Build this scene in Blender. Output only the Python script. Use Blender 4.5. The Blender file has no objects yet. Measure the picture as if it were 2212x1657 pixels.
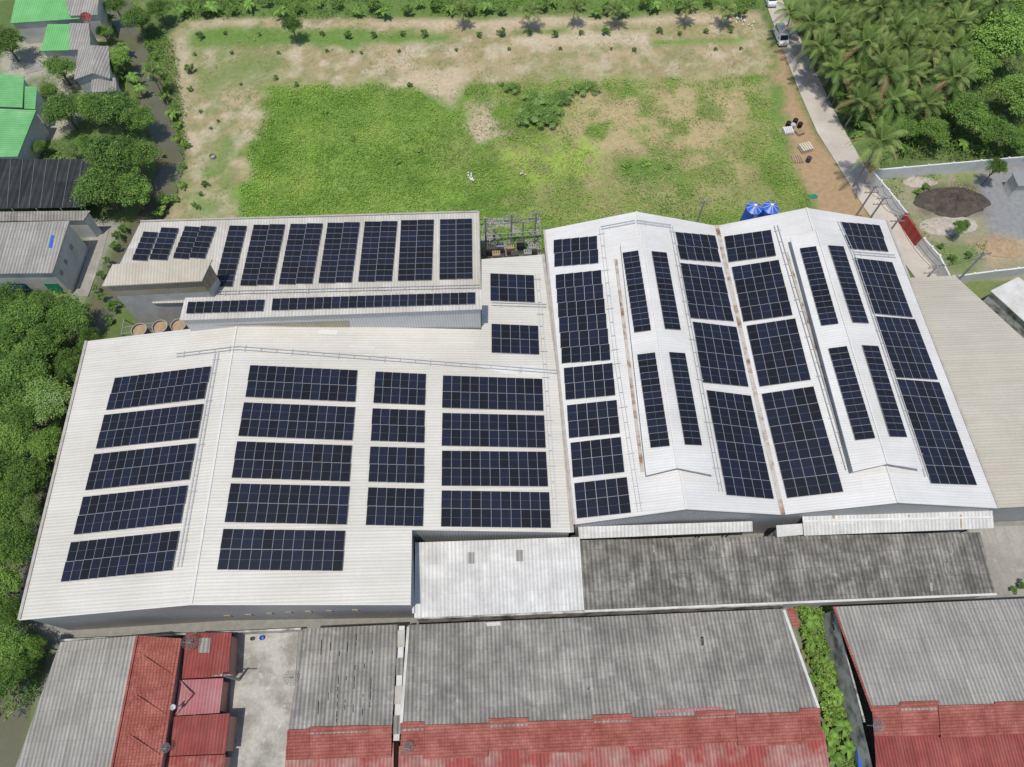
import bpy, math, random
import numpy as np
from mathutils import Vector, Matrix
random.seed(7); rng=np.random.default_rng(7)
SC=bpy.context.scene; COL=SC.collection
F=1535.0; CZ=90.0; CX,CY=1106.0,828.5
Yl=Vector((-155,2978,-1535)).normalized()
Xl=Vector((1,.036,-.0312)); Xl=(Xl-Yl*Xl.dot(Yl)).normalized()
Zl=Xl.cross(Yl).normalized()
R=Matrix((Xl,Yl,Zl))
CAM=Vector((0,0,CZ))
def ray(px,py): return R@Vector(((px-CX)/F,-(py-CY)/F,-1))
def P(px,py,z=0.0):
    d=ray(px,py); return CAM+d*((z-CZ)/d.z)
def plane(a,b,c):
    n=(b-a).cross(c-a).normalized()
    if n.z<0: n=-n
    return (a,n)
def PP(px,py,pl,up=0.0):
    d=ray(px,py); a,n=pl
    return CAM+d*(((a+n*up)-CAM).dot(n)/d.dot(n))
def PV(px,py,a,b,off=0.0):
    t=(b-a); n=Vector((t.y,-t.x,0)).normalized()
    if n.y>0: n=-n
    return PP(px,py,(a+n*off,n))
def ppm(py,z=0): return (F*Zl.z-(CY-py)*Yl.dot(Vector((0,0,-1))))/(CZ-z)
# ---------------- materials
def V(nt,t,**k):
    n=nt.nodes.new(t)
    for a,b in k.items(): setattr(n,a,b)
    return n
MATS={}
def M(name,c,c2=None,ns=.4,rough=.75,rib=None,per=.4,ramt=.3,streak=None,samt=.3,sheet=None,metal=0,spec=.3,rand=0,attr=None,bump=0,fine=.12,fs=3.0,thr=.5,sharp=3.0,c3=None,blot=0):
    m=bpy.data.materials.new(name); m.use_nodes=True; nt=m.node_tree; L=nt.links.new
    b=nt.nodes['Principled BSDF']; b.inputs['Roughness'].default_value=rough
    b.inputs['Metallic'].default_value=metal; b.inputs['Specular IOR Level'].default_value=spec
    tc=V(nt,'ShaderNodeTexCoord'); O=tc.outputs['Object']
    def noise(scale,det=6,vec=None,ro=.6):
        n=V(nt,'ShaderNodeTexNoise'); n.inputs['Scale'].default_value=scale; n.inputs['Detail'].default_value=det; n.inputs['Roughness'].default_value=ro
        L(vec or O,n.inputs['Vector']); return n.outputs['Fac']
    def math_(op,a,bb=None,c_=None,clamp=False):
        n=V(nt,'ShaderNodeMath',operation=op,use_clamp=clamp)
        for i,x in enumerate((a,bb,c_)):
            if x is None: continue
            if isinstance(x,(int,float)): n.inputs[i].default_value=x
            else: L(x,n.inputs[i])
        return n.outputs[0]
    def mixc(f,a,bb):
        n=V(nt,'ShaderNodeMix',data_type='RGBA'); L(f,n.inputs['Factor'])
        for s,x in ((n.inputs[6],a),(n.inputs[7],bb)):
            if isinstance(x,tuple): s.default_value=(*x,1)
            else: L(x,s)
        return n.outputs[2]
    if attr:
        a=V(nt,'ShaderNodeAttribute',attribute_name=attr); col=a.outputs['Color']
    else:
        col=V(nt,'ShaderNodeRGB'); col.outputs[0].default_value=(*c,1); col=col.outputs[0]
    if c2:
        f=math_('MULTIPLY_ADD',noise(ns,7),sharp,.5-thr*sharp,True)
        col=mixc(f,col,c2)
    if c3:
        f=math_('MULTIPLY_ADD',noise(ns*2.7,7),6,-3.5,True); col=mixc(f,col,c3)
    v=math_('MULTIPLY_ADD',noise(fs,5),2*fine,1-fine)
    if streak:
        mp=V(nt,'ShaderNodeMapping'); L(O,mp.inputs['Vector'])
        mp.inputs['Scale'].default_value=(2.2,.12,.5) if streak=='Y' else (.12,2.2,.5)
        s=math_('MULTIPLY_ADD',noise(1.0,5,mp.outputs[0]),2*samt,1-samt); v=math_('MULTIPLY',v,s)
    if blot:
        s=math_('MULTIPLY_ADD',math_('MULTIPLY_ADD',noise(.5,8,None,.7),5,-2.1,True),blot,1-blot); v=math_('MULTIPLY',v,s)
    h=None
    if rib:
        w=V(nt,'ShaderNodeTexWave',wave_type='BANDS',bands_direction=rib,wave_profile='SIN'); w.inputs['Scale'].default_value=.31416/per
        L(O,w.inputs['Vector']); h=w.outputs['Fac']
        v=math_('MULTIPLY',v,math_('MULTIPLY_ADD',h,ramt,1-ramt*.6))
    if sheet:
        sw,sh,sa=sheet
        br=V(nt,'ShaderNodeTexBrick'); br.inputs['Scale'].default_value=1; br.inputs['Brick Width'].default_value=sw; br.inputs['Row Height'].default_value=sh
        br.inputs['Mortar Size'].default_value=.03; br.inputs['Color1'].default_value=(1,1,1,1); br.inputs['Color2'].default_value=(1-sa,)*3+(1,); br.inputs['Mortar'].default_value=(1-sa*1.6,)*3+(1,)
        br.offset=0
        L(O,br.inputs['Vector']); v=math_('MULTIPLY',v,br.outputs['Color'])
    if rand:
        oi=V(nt,'ShaderNodeObjectInfo'); v=math_('MULTIPLY',v,math_('MULTIPLY_ADD',oi.outputs['Random'],2*rand,1-rand))
    sc=V(nt,'ShaderNodeVectorMath',operation='SCALE'); L(col,sc.inputs[0]); L(v,sc.inputs['Scale'])
    L(sc.outputs[0],b.inputs['Base Color'])
    if bump:
        bp=V(nt,'ShaderNodeBump'); bp.inputs['Strength'].default_value=bump; bp.inputs['Distance'].default_value=.1
        L(h if h else noise(fs,6),bp.inputs['Height']); L(bp.outputs[0],b.inputs['Normal'])
    MATS[name]=m; return m
M('cream_roof',(.535,.51,.445),(.625,.60,.54),ns=.1,rib='Y',per=.38,ramt=.15,sheet=(6.5,1.0,.04),streak='X',samt=.12,rough=.55,bump=.2,fine=.08)
M('white_roof',(.665,.655,.63),(.575,.56,.53),ns=.15,rib='Y',per=.34,ramt=.11,sheet=(9,1.0,.025),streak='X',samt=.10,rough=.55,bump=.12,fine=.07)
M('old_roof',(.44,.41,.36),(.55,.53,.48),ns=.2,rib='X',per=.42,ramt=.22,sheet=(1.0,5,.08),streak='Y',samt=.15,rough=.6,bump=.3,c3=(.62,.61,.58))
M('tan_roof',(.40,.36,.28),(.48,.445,.37),ns=.3,rib='X',per=.4,ramt=.2,streak='Y',samt=.15,bump=.3)
M('beige_roof',(.47,.435,.36),(.42,.385,.315),ns=.12,rib='Y',per=.4,ramt=.14,sheet=(7,1.,.04),streak='X',samt=.14,bump=.2)
M('annex_roof',(.68,.67,.64),(.53,.52,.49),ns=.3,rib='X',per=.45,ramt=.25,sheet=(1.0,1.7,.08),streak='Y',samt=.18,bump=.35,blot=.12)
M('shed_roof',(.20,.188,.165),(.29,.275,.245),ns=.25,rib='X',per=.5,ramt=.5,sheet=(1.0,1.6,.22),streak='Y',samt=.6,rough=.9,bump=.5,c3=(.40,.385,.35),fine=.25,blot=.35)
M('fibre_roof',(.36,.342,.305),(.24,.228,.203),ns=.16,rib='X',per=.46,ramt=.5,sheet=(.95,1.5,.14),streak='Y',samt=.5,rough=.9,bump=.5,c3=(.44,.425,.39),fine=.22,blot=.25)
M('fibre_roof_light',(.40,.382,.345),(.29,.275,.245),ns=.25,rib='X',per=.46,ramt=.46,sheet=(.95,1.5,.12),streak='Y',samt=.4,rough=.9,bump=.5,fine=.2,blot=.2)
M('red_tile',(.30,.078,.058),(.40,.145,.115),ns=.5,rib='Y',per=.32,ramt=.22,sheet=(.3,.32,.18),rough=.85,bump=.25,fine=.25,blot=.15)
M('red_tile_side',(.35,.092,.066),(.44,.15,.115),ns=.5,rib='X',per=.32,ramt=.25,sheet=(.32,.3,.2),rough=.8,bump=.3,fine=.25,blot=.15)
M('red_tin',(.235,.038,.032),(.31,.08,.066),ns=.3,rib='X',per=.35,ramt=.4,streak='Y',samt=.45,rough=.65,bump=.4,blot=.2)
M('red_tin_faded',(.30,.062,.05),(.43,.29,.25),ns=.35,rib='X',per=.4,ramt=.4,streak='Y',samt=.5,rough=.65,bump=.4,thr=.60,blot=.15)
M('pink_tin',(.38,.13,.14),(.38,.2,.2),ns=.4,rib='X',per=.35,ramt=.3,streak='Y',samt=.3,bump=.3)
M('green_tin',(.13,.38,.12),(.19,.46,.18),ns=.3,rib='X',per=.4,ramt=.25,streak='Y',samt=.15,rough=.5,bump=.3)
M('green_tin_side',(.12,.35,.12),(.19,.44,.18),ns=.3,rib='Y',per=.4,ramt=.25,streak='X',samt=.15,rough=.5,bump=.3)
M('metal_wall',(.30,.305,.30),(.38,.38,.375),ns=.2,rib='X',per=.35,ramt=.3,streak='X',samt=.1,rough=.45,bump=.4)
M('light_metal_wall',(.50,.505,.50),(.57,.565,.55),ns=.2,rib='X',per=.35,ramt=.2,rough=.45,bump=.3)
M('grey_wall',(.36,.365,.36),(.42,.415,.41),ns=.3,rib='Y',per=.35,ramt=.2,rough=.5,bump=.3)
M('tan_wall',(.36,.29,.18),(.44,.39,.30),ns=.3,rib='X',per=.35,ramt=.2,bump=.3)
M('plaster',(.60,.59,.56),(.43,.42,.38),ns=.35,rough=.85,thr=.56,fine=.18)
M('dirty_plaster',(.52,.51,.48),(.12,.12,.11),ns=.5,rough=.9,thr=.54,sharp=5)
M('white_paint',(.70,.70,.69),(.58,.58,.56),ns=.4,rough=.6)
M('pink_wall',(.5,.3,.26),(.4,.27,.22),ns=.4)
M('gutter_steel',(.42,.42,.40),(.36,.30,.24),ns=1,rough=.5)
M('ridge_steel',(.64,.63,.60),(.58,.57,.54),ns=1,rough=.6)
M('rusty_gutter',(.47,.44,.39),(.22,.125,.07),ns=.7,rough=.8,thr=.55,sharp=6)
M('galvanised',(.50,.515,.52),ns=1,rough=.45,metal=.2)
M('dull_steel',(.26,.265,.27),ns=1,rough=.6)
M('concrete',(.36,.34,.30),(.25,.24,.21),ns=.25,rough=.9,c3=(.43,.41,.37),fine=.2,streak='Y',samt=.25)
M('lane_concrete',(.43,.415,.37),(.26,.25,.22),ns=.35,rough=.9,c3=(.56,.545,.50),fine=.28,thr=.52,sharp=5)
M('road_concrete',(.54,.49,.42),(.44,.395,.335),ns=.25,rough=.9,fine=.16,sheet=(50,5,.06))
M('post_concrete',(.34,.33,.31),ns=1)
M('glass_dark',(.02,.025,.03),rough=.1,spec=.6)
M('panel_frame',(.30,.31,.325),rough=.5)
M('black_rubber',(.02,.02,.02),rough=.8)
M('black_net',(.022,.025,.027),(.045,.047,.05),ns=.4,rib='X',per=.9,ramt=.5,sheet=(2.2,6,.4),streak='X',samt=.3,rough=.8)
M('dark_steel',(.06,.06,.06),rough=.5)
M('dish_mesh',(.16,.16,.155),rough=.7)
M('blue_paint',(.03,.10,.50),(.04,.14,.58),ns=1,rough=.35)
M('blue_door',(.03,.09,.25),rough=.5); M('green_door',(.02,.25,.17),rough=.5)
M('cyan_paint',(.20,.34,.34),rough=.6)
M('car_paint',(.74,.75,.76),rough=.25,spec=.5); M('red_lamp',(.4,.02,.02),rough=.3); M('clear_lamp',(.8,.8,.75),rough=.2)
M('wood',(.40,.30,.19),(.30,.21,.13),ns=2)
M('pale_board',(.62,.55,.40),(.5,.45,.33),ns=2)
M('red_gate_paint',(.36,.05,.04),rib='X',per=.3,ramt=.3)
M('soil_black',(.05,.043,.036),(.11,.09,.07),ns=1,rough=1,bump=.6,fine=.35,c3=(.17,.14,.11))
M('rubble',(.5,.46,.4),(.36,.3,.23),ns=1.5,rough=1,bump=.8,fs=5,fine=.3)
M('rubble_tan',(.42,.32,.2),(.32,.23,.14),ns=1.5,rough=1,bump=.8,fs=5,fine=.3)
M('water',(.115,.11,.07),(.14,.14,.085),ns=.2,rough=.15,spec=.5,fine=.08,c3=(.10,.15,.04))
M('bark',(.16,.13,.10),ns=2)
M('palm_bark',(.28,.25,.21),ns=2)
M('ground_far',(.09,.13,.04),(.2,.17,.09),ns=.05)
M('ground_mat',(1,1,1),attr='Col',fine=.36,fs=1.3,rough=.95,bump=.5)
for nm,c in dict(leaf_dark=(.062,.120,.026),leaf_mid=(.105,.195,.036),leaf_light=(.165,.28,.052),leaf_bright=(.22,.37,.07),leaf_pale=(.23,.33,.12),leaf_yellow=(.30,.33,.07),grass_a=(.105,.215,.028),grass_b=(.155,.29,.038),grass_c=(.215,.355,.055),grass_y=(.29,.36,.08),grass_dry=(.33,.29,.14),grass_straw=(.42,.35,.21),palm_a=(.12,.19,.045),palm_b=(.20,.27,.075),palm_dead=(.32,.23,.11)).items():
    M(nm,c,rough=.6,spec=.2,rand=.18,fine=.25,fs=1.2)
def panel_mat():
    m=bpy.data.materials.new('solar_glass'); m.use_nodes=True; nt=m.node_tree; L=nt.links.new
    b=nt.nodes['Principled BSDF']; b.inputs['Roughness'].default_value=.25; b.inputs['Specular IOR Level'].default_value=.2
    tc=V(nt,'ShaderNodeTexCoord'); sx=V(nt,'ShaderNodeSeparateXYZ'); L(tc.outputs['Object'],sx.inputs[0])
    def mth(op,a,bb=None,c_=None):
        n=V(nt,'ShaderNodeMath',operation=op)
        for i,x in enumerate((a,bb,c_)):
            if x is None: continue
            if isinstance(x,(int,float)): n.inputs[i].default_value=x
            else: L(x,n.inputs[i])
        return n.outputs[0]
    fx=mth('FRACT',mth('MULTIPLY_ADD',sx.outputs[0],6,3)); fy=mth('FRACT',mth('MULTIPLY_ADD',sx.outputs[1],12,6))
    g=mth('MAXIMUM',mth('LESS_THAN',fx,.1),mth('LESS_THAN',fy,.1))
    mid=mth('LESS_THAN',mth('ABSOLUTE',sx.outputs[1]),.008)
    oi=V(nt,'ShaderNodeObjectInfo')
    cr=V(nt,'ShaderNodeValToRGB'); L(oi.outputs['Random'],cr.inputs[0])
    e=cr.color_ramp.elements; e[0].color=(.010,.0105,.014,1); e[1].color=(.014,.018,.034,1)
    mx=V(nt,'ShaderNodeMix',data_type='RGBA'); L(mth('MULTIPLY',g,.12),mx.inputs['Factor']); L(cr.outputs[0],mx.inputs[6]); mx.inputs[7].default_value=(.12,.13,.17,1)
    m2=V(nt,'ShaderNodeMix',data_type='RGBA'); L(mth('MULTIPLY',mid,.4),m2.inputs['Factor']); L(mx.outputs[2],m2.inputs[6]); m2.inputs[7].default_value=(.2,.21,.24,1)
    L(m2.outputs[2],b.inputs['Base Color']); MATS['solar_glass']=m
panel_mat()
# ---------------- object helpers
def tag(o,label=None,cat=None,group=None,kind=None):
    if label: o['label']=label
    if cat: o['category']=cat
    if group: o['group']=group
    if kind: o['kind']=kind
    return o
def thing(name,label,cat,loc,group=None,rz=0):
    o=bpy.data.objects.new(name,None); COL.objects.link(o); o.location=loc; o.rotation_euler=(0,0,rz); o.empty_display_size=.3
    return tag(o,label,cat,group)
class MB:
    def __init__(s): s.v=[]; s.f=[]; s.m=[]
    def add(s,vs,fs,mi=0):
        k=len(s.v); s.v+= [Vector(x) for x in vs]
        for f in fs: s.f.append([i+k for i in f]); s.m.append(mi)
        return s
    def poly(s,pts,mi=0): return s.add(pts,[list(range(len(pts)))],mi)
    def slab(s,pts,t=.15,mi=0):
        n=len(pts); a=0
        for i in range(n):
            p,q=pts[i],pts[(i+1)%n]; a+=p.x*q.y-q.x*p.y
        if a<0: pts=pts[::-1]
        lo=[p-Vector((0,0,t)) for p in pts]
        return s.add(list(pts)+lo,[list(range(n)),list(range(2*n-1,n-1,-1))]+[[i,i+n,(i+1)%n+n,(i+1)%n] for i in range(n)],mi)
    def walls(s,pts,z0=0,mi=0,close=True):
        n=len(pts)
        for i in range(n if close else n-1):
            p,q=pts[i],pts[(i+1)%n]
            s.add([p,q,Vector((q.x,q.y,z0)),Vector((p.x,p.y,z0))],[[0,1,2,3]],mi)
        return s
    def box(s,c,ax,ay,az,mi=0):
        c=Vector(c);ax=Vector(ax);ay=Vector(ay);az=Vector(az)
        vs=[c+ax*i+ay*j+az*k for k in(-1,1) for j in(-1,1) for i in(-1,1)]
        return s.add(vs,[[0,2,3,1],[4,5,7,6],[0,1,5,4],[2,6,7,3],[0,4,6,2],[1,3,7,5]],mi)
    def bx(s,x0,x1,y0,y1,z0,z1,mi=0): return s.box(((x0+x1)/2,(y0+y1)/2,(z0+z1)/2),((x1-x0)/2,0,0),(0,(y1-y0)/2,0),(0,0,(z1-z0)/2),mi)
    def bar(s,a,b,w=.05,h=None,mi=0):
        h=h or w; a=Vector(a);b=Vector(b);d=b-a; L=d.length
        if L<1e-6: return s
        d.normalize(); u=Vector((0,0,1)) if abs(d.z)<.95 else Vector((1,0,0))
        x=d.cross(u).normalized(); y=x.cross(d).normalized()
        return s.box((a+b)/2,x*w,y*h,d*L/2,mi)
    def tube(s,a,b,r0,r1=None,n=8,mi=0,cap=True):
        r1=r0 if r1 is None else r1; a=Vector(a);b=Vector(b);d=(b-a).normalized(); u=Vector((0,0,1)) if abs(d.z)<.95 else Vector((1,0,0))
        x=d.cross(u).normalized(); y=x.cross(d)
        vs=[c+(x*math.cos(t)+y*math.sin(t))*r for c,r in((a,r0),(b,r1)) for t in [2*math.pi*i/n for i in range(n)]]
        fs=[[i,(i+1)%n,(i+1)%n+n,i+n] for i in range(n)]
        if cap: fs+=[list(range(n))[::-1],list(range(n,2*n))]
        return s.add(vs,fs,mi)
    def build(s,name,mats,parent=None,label=None,smooth=False):
        if isinstance(mats,str): mats=[mats]
        off=parent.location if parent else Vector((0,0,0))
        me=bpy.data.meshes.new(name); me.from_pydata([tuple(v-off) for v in s.v],[],s.f)
        for m in mats: me.materials.append(MATS[m])
        me.polygons.foreach_set('material_index',s.m)
        if smooth: me.polygons.foreach_set('use_smooth',[True]*len(s.f))
        me.update(); o=bpy.data.objects.new(name,me); COL.objects.link(o)
        if parent: o.parent=parent
        if label: o['label']=label
        return o
def child(mb,name,mats,part,root,smooth=False):
    o=mb.build(name,mats,root,smooth=smooth); o.parent=part; return o
def single(mb,name,mats,label,cat,group=None,loc=None,smooth=False):
    loc=Vector(loc) if loc is not None else Vector((sum(v.x for v in mb.v)/len(mb.v),sum(v.y for v in mb.v)/len(mb.v),min(v.z for v in mb.v)))
    mb.v=[v-loc for v in mb.v]; o=mb.build(name,mats,smooth=smooth); o.location=loc
    return tag(o,label,cat,group)
def struct(mb,name,mats): return tag(mb.build(name,mats),kind='structure')
def inset(pts,d):
    n=len(pts); a=sum(pts[i].x*pts[(i+1)%n].y-pts[(i+1)%n].x*pts[i].y for i in range(n)); sg=1 if a>0 else -1; out=[]
    for i in range(n):
        p0,p,p1=pts[i-1],pts[i],pts[(i+1)%n]
        e0=Vector((p.x-p0.x,p.y-p0.y)).normalized(); e1=Vector((p1.x-p.x,p1.y-p.y)).normalized()
        n0=Vector((-e0.y,e0.x))*sg; n1=Vector((-e1.y,e1.x))*sg; m=n0+n1; m/=max(.4,m.dot(n0)) if m.length>0 else 1
        m=n0 if m.length<1e-6 else m
        out.append(Vector((p.x+m.x*d,p.y+m.y*d,p.z-.16)))
    return out
def centre(pts,z=0): return Vector((sum(p.x for p in pts)/len(pts),sum(p.y for p in pts)/len(pts),z))
def building(name,label,cat,roofs,outline,wallmat,group=None,ins=.25,z0=0,t=.14):
    root=thing(name,label,cat,centre(outline,z0),group)
    MB().walls(inset(outline,ins),z0).build('wall',wallmat,root)
    for r in roofs:
        MB().slab(r[0],t).build('roof',r[1],root,label=r[2] if len(r)>2 else None)
    return root
def dup(o,loc,rz=0,sc=(1,1,1),label=None,group=None):
    r=o.copy(); COL.objects.link(r); r.location=loc; r.rotation_euler=(0,0,rz); r.scale=sc
    if label: r['label']=label
    if group: r['group']=group
    for ch in list(o.children):
        c=ch.copy(); COL.objects.link(c); c.parent=r
        for g in list(ch.children):
            d=g.copy(); COL.objects.link(d); d.parent=c
    return r
ORD=['first','second','third','fourth','fifth','sixth','seventh','eighth','ninth','tenth','eleventh','twelfth','thirteenth','fourteenth','fifteenth','sixteenth','seventeenth','eighteenth','nineteenth','twentieth','twenty-first','twenty-second','twenty-third','twenty-fourth','twenty-fifth','twenty-sixth','twenty-seventh','twenty-eighth','twenty-ninth','thirtieth']
# ---------------- ground
def vn(x,y,s,seed):
    r=np.random.default_rng(seed); T=r.random((256,256)); u=x/s+500;v=y/s+500; i=np.floor(u).astype(int);j=np.floor(v).astype(int);a=u-i;b=v-j
    a=a*a*(3-2*a);b=b*b*(3-2*b); g=lambda p,q:T[p%256,q%256]
    return (g(i,j)*(1-a)+g(i+1,j)*a)*(1-b)+(g(i,j+1)*(1-a)+g(i+1,j+1)*a)*b
def fbm(x,y,s,seed,o=5): 
    t=0;w=0
    for k in range(o): t=t+vn(x,y,s/2**k,seed+k)*.55**k; w+=.55**k
    return t/w
def W2(pl,z=0): return [(P(a,b,z).x,P(a,b,z).y) for a,b in pl]
def segd(X,Y,a,b):
    dx,dy=b[0]-a[0],b[1]-a[1]; t=np.clip(((X-a[0])*dx+(Y-a[1])*dy)/(dx*dx+dy*dy+1e-9),0,1)
    return np.hypot(X-a[0]-t*dx,Y-a[1]-t*dy)
def psd(X,Y,poly):
    d=np.full(X.shape,1e9); ins=np.zeros(X.shape,bool); n=len(poly)
    for i in range(n):
        a,b=poly[i],poly[(i+1)%n]; d=np.minimum(d,segd(X,Y,a,b))
        c=((a[1]>Y)!=(b[1]>Y))&(X<(b[0]-a[0])*(Y-a[1])/((b[1]-a[1])+1e-12)+a[0]); ins^=c
    return np.where(ins,-d,d)
def mask(X,Y,pl,soft=1.5,warp=3,seed=1,ws=6): return np.clip(.5-(psd(X,Y,W2(pl))+(fbm(X,Y,ws,seed)-.5)*2*warp)/(2*soft),0,1)
LUSH=[(588,187),(900,183),(1640,172),(1690,300),(1765,475),(1700,560),(500,560),(512,470),(545,310)]
DRYZ=[(985,190),(1640,180),(1690,330),(1760,480),(1050,480),(1010,330)]
CANAL=W2([(240,-30),(262,45),(290,100),(312,160),(335,225),(352,285),(366,345),(350,415),(318,475),(268,560),(225,645),(185,720),(120,850),(70,1000),(30,1200),(0,1350),(10,1480),(5,1580),(-20,1750)])
x=np.arange(-125,125.1,.6); y=np.arange(-20,165,.6); X,Y=np.meshgrid(x,y)
C=np.zeros(X.shape+(3,)); C[:]=(.10,.15,.045)
def lay(m,c,am=1.0):
    global C
    C=C*(1-(m*am)[...,None])+np.array(c)*(m*am)[...,None]
nA=fbm(X,Y,5,11); nB=fbm(X,Y,1.8,23); nC=fbm(X,Y,14,37); nD=fbm(X,Y,2.6,51)
st=lambda n,t,k=8: np.clip((n-t)*k+.5,0,1)
lay(st(nA,.52),(.16,.20,.07))
FIELD=[(395,42),(1640,22),(1668,110),(1660,190),(1700,420),(1765,560),(300,560),(340,470),(372,420),(392,330),(392,240),(360,150),(368,90)]
mf=mask(X,Y,FIELD,1,1.5,3)
lay(mf,(.39,.315,.19)); lay(mf*st(nA,.5,6),(.32,.265,.14)); lay(mf*st(nB,.55,8),(.21,.21,.09),.65); lay(mf*st(nD,.57,9),(.48,.405,.29),.75); lay(mf*st(nC,.55,8)*st(nB,.45,8),(.24,.25,.10),.5)
lay(mask(X,Y,[(395,58),(700,62),(985,66),(975,102),(620,100),(392,108)],1,2,5),(.11,.21,.035),.9)
lay(mask(X,Y,[(1100,58),(1320,55),(1320,80),(1100,82)],1,2,6)*st(nA,.45),(.13,.22,.05),.8)
lay(mask(X,Y,[(1400,88),(1600,82),(1620,92),(1400,97)],.5,.6,6),(.13,.25,.04),.8)
lay(mask(X,Y,[(800,44),(1640,32),(1640,44),(1100,60),(800,58)],1,1,9),(.50,.40,.28),.8)
lay(mask(X,Y,[(1110,80),(1400,70),(1400,92),(1110,98)],.8,1.2,9),(.50,.42,.30),.8)
lay(mask(X,Y,[(400,110),(620,108),(600,180),(410,190)],2,3,14)*st(nA,.42,5),(.17,.22,.07),.8)
lay(mask(X,Y,[(410,370),(500,300),(510,470),(400,470)],1.5,2.5,15)*st(nA,.42,5),(.13,.22,.05),.8)
lay(mask(X,Y,[(450,200),(560,200),(520,300),(420,330)],1.5,2.5,16)*st(nB,.5,6),(.2,.24,.09),.6)
lay(mask(X,Y,[(375,90),(430,45),(600,40),(410,70),(400,200),(400,330),(380,470),(360,470),(392,320),(392,190)],1,1,16),(.43,.36,.25),.75)
ml=mask(X,Y,LUSH,1.6,2.8,17,4)
lay(ml,(.12,.22,.03)); lay(ml*st(nA,.5,6),(.17,.29,.045)); lay(ml*st(nB,.58,8),(.075,.15,.02),.7); lay(ml*st(nC,.53,6),(.22,.29,.07),.5)
dry=mask(X,Y,DRYZ,7,7,18)
lay(dry*st(nC,.4,4),(.20,.22,.075),.8); lay(dry*st(nA,.52,6),(.26,.25,.10),.6)
lay(mask(X,Y,[(1270,195),(1640,190),(1580,350),(1220,340)],4,6,19)*st(nA,.45,6),(.40,.32,.17),.9)
lay(mask(X,Y,[(1270,360),(1560,360),(1600,450),(1250,450)],4,5,44)*st(nD,.52,6),(.34,.29,.15),.7)
lay(mask(X,Y,[(880,150),(1000,150),(985,235),(930,205)],1.2,2,20),(.47,.38,.26),.95)
lay(mask(X,Y,[(995,215),(1060,220),(1115,285),(1040,305)],1,2,21)*st(nA,.4,6),(.47,.38,.26),.95)
lay(mask(X,Y,[(1090,320),(1270,300),(1285,390),(1110,400)],2,3,22)*st(nB,.42,6),(.27,.36,.07),.9)
lay(mask(X,Y,[(1330,345),(1450,340),(1460,400),(1340,400)],1.5,2,23),(.09,.19,.03),.7)
lay(mask(X,Y,[(1690,90),(1720,200),(1750,280),(1880,460),(1900,560),(1820,560),(1740,400),(1700,270),(1672,150)],1,1.5,24),(.40,.265,.16),.85)
lay(mask(X,Y,[(1655,95),(1700,190),(1690,320),(1650,200)],1,2,24)*st(nB,.45),(.13,.22,.05),.8)
lay(mask(X,Y,[(330,-20),(1650,-40),(1650,22),(1100,40),(380,42)],1,2,25),(.12,.19,.045),.95)
lay(mask(X,Y,[(1900,380),(2400,340),(2500,620),(2060,600)],.5,.5,26),(.27,.25,.16)); 
lay(mask(X,Y,[(1910,385),(2120,370),(2140,400),(1980,440),(1930,420)],1,1,26)*st(nB,.45),(.17,.22,.07),.8)
lay(mask(X,Y,[(2110,370),(2400,350),(2400,520),(2230,545),(2150,500),(2110,440)],1.2,2.,27,3),(.235,.24,.245),.95)
lay(mask(X,Y,[(1990,400),(2110,400),(2130,460),(1995,460)],1,1.5,33,3),(.11,.095,.07),.8)
lay(mask(X,Y,[(2000,520),(2130,530),(2100,600),(2050,590)],1,1,28),(.14,.2,.06),.85)
lay(mask(X,Y,[(2090,520),(2260,510),(2260,560),(2140,570)],1,1.5,34,3)*st(nB,.42),(.42,.32,.2),.85)
lay(mask(X,Y,[(-300,1335),(900,1300),(1240,1130),(2500,1080),(2600,1750),(-400,1750)],.5,.5,29),(.24,.235,.21))
lay(mask(X,Y,[(-300,1335),(60,1340),(125,1400),(20,1750),(-300,1750)],1,1,30),(.08,.12,.035))
lay(mask(X,Y,[(1715,1310),(1800,1310),(1885,1700),(1800,1700)],.6,.8,35),(.12,.16,.05),.85)
lay(mask(X,Y,[(0,100),(200,40),(235,200),(90,330),(0,345)],1,2,31)*st(nA,.45),(.40,.37,.31),.8)
lay(mask(X,Y,[(170,470),(270,480),(235,600),(200,680),(150,640),(190,560)],.6,.6,32),(.30,.29,.25),.9)
Z=np.zeros(X.shape)
dc=np.full(X.shape,1e9)
for a,b in zip(CANAL[:-1],CANAL[1:]): dc=np.minimum(dc,segd(X,Y,a,b))
dc2=dc+(fbm(X,Y,3,77)-.5)*1.4
bank=np.clip((2.9-dc2)/1.3,0,1); Z-=1.6*bank*bank*(3-2*bank)
lay(np.clip((4.0-dc2)/1.2,0,1),(.13,.17,.05),.7); lay(np.clip((2.1-dc2)/.6,0,1),(.17,.14,.09))
Z+=ml*(nA-.35).clip(0)*.9*np.clip((dc-5)/3,0,1)
Z+=mf*(1-ml)*(nB-.5)*.12*np.clip((dc-5)/3,0,1)
ny,nx=X.shape; vs=np.stack([X,Y,Z],-1).reshape(-1,3)
idx=np.arange(ny*nx).reshape(ny,nx); q=np.stack([idx[:-1,:-1],idx[:-1,1:],idx[1:,1:],idx[1:,:-1]],-1).reshape(-1,4)
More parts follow.
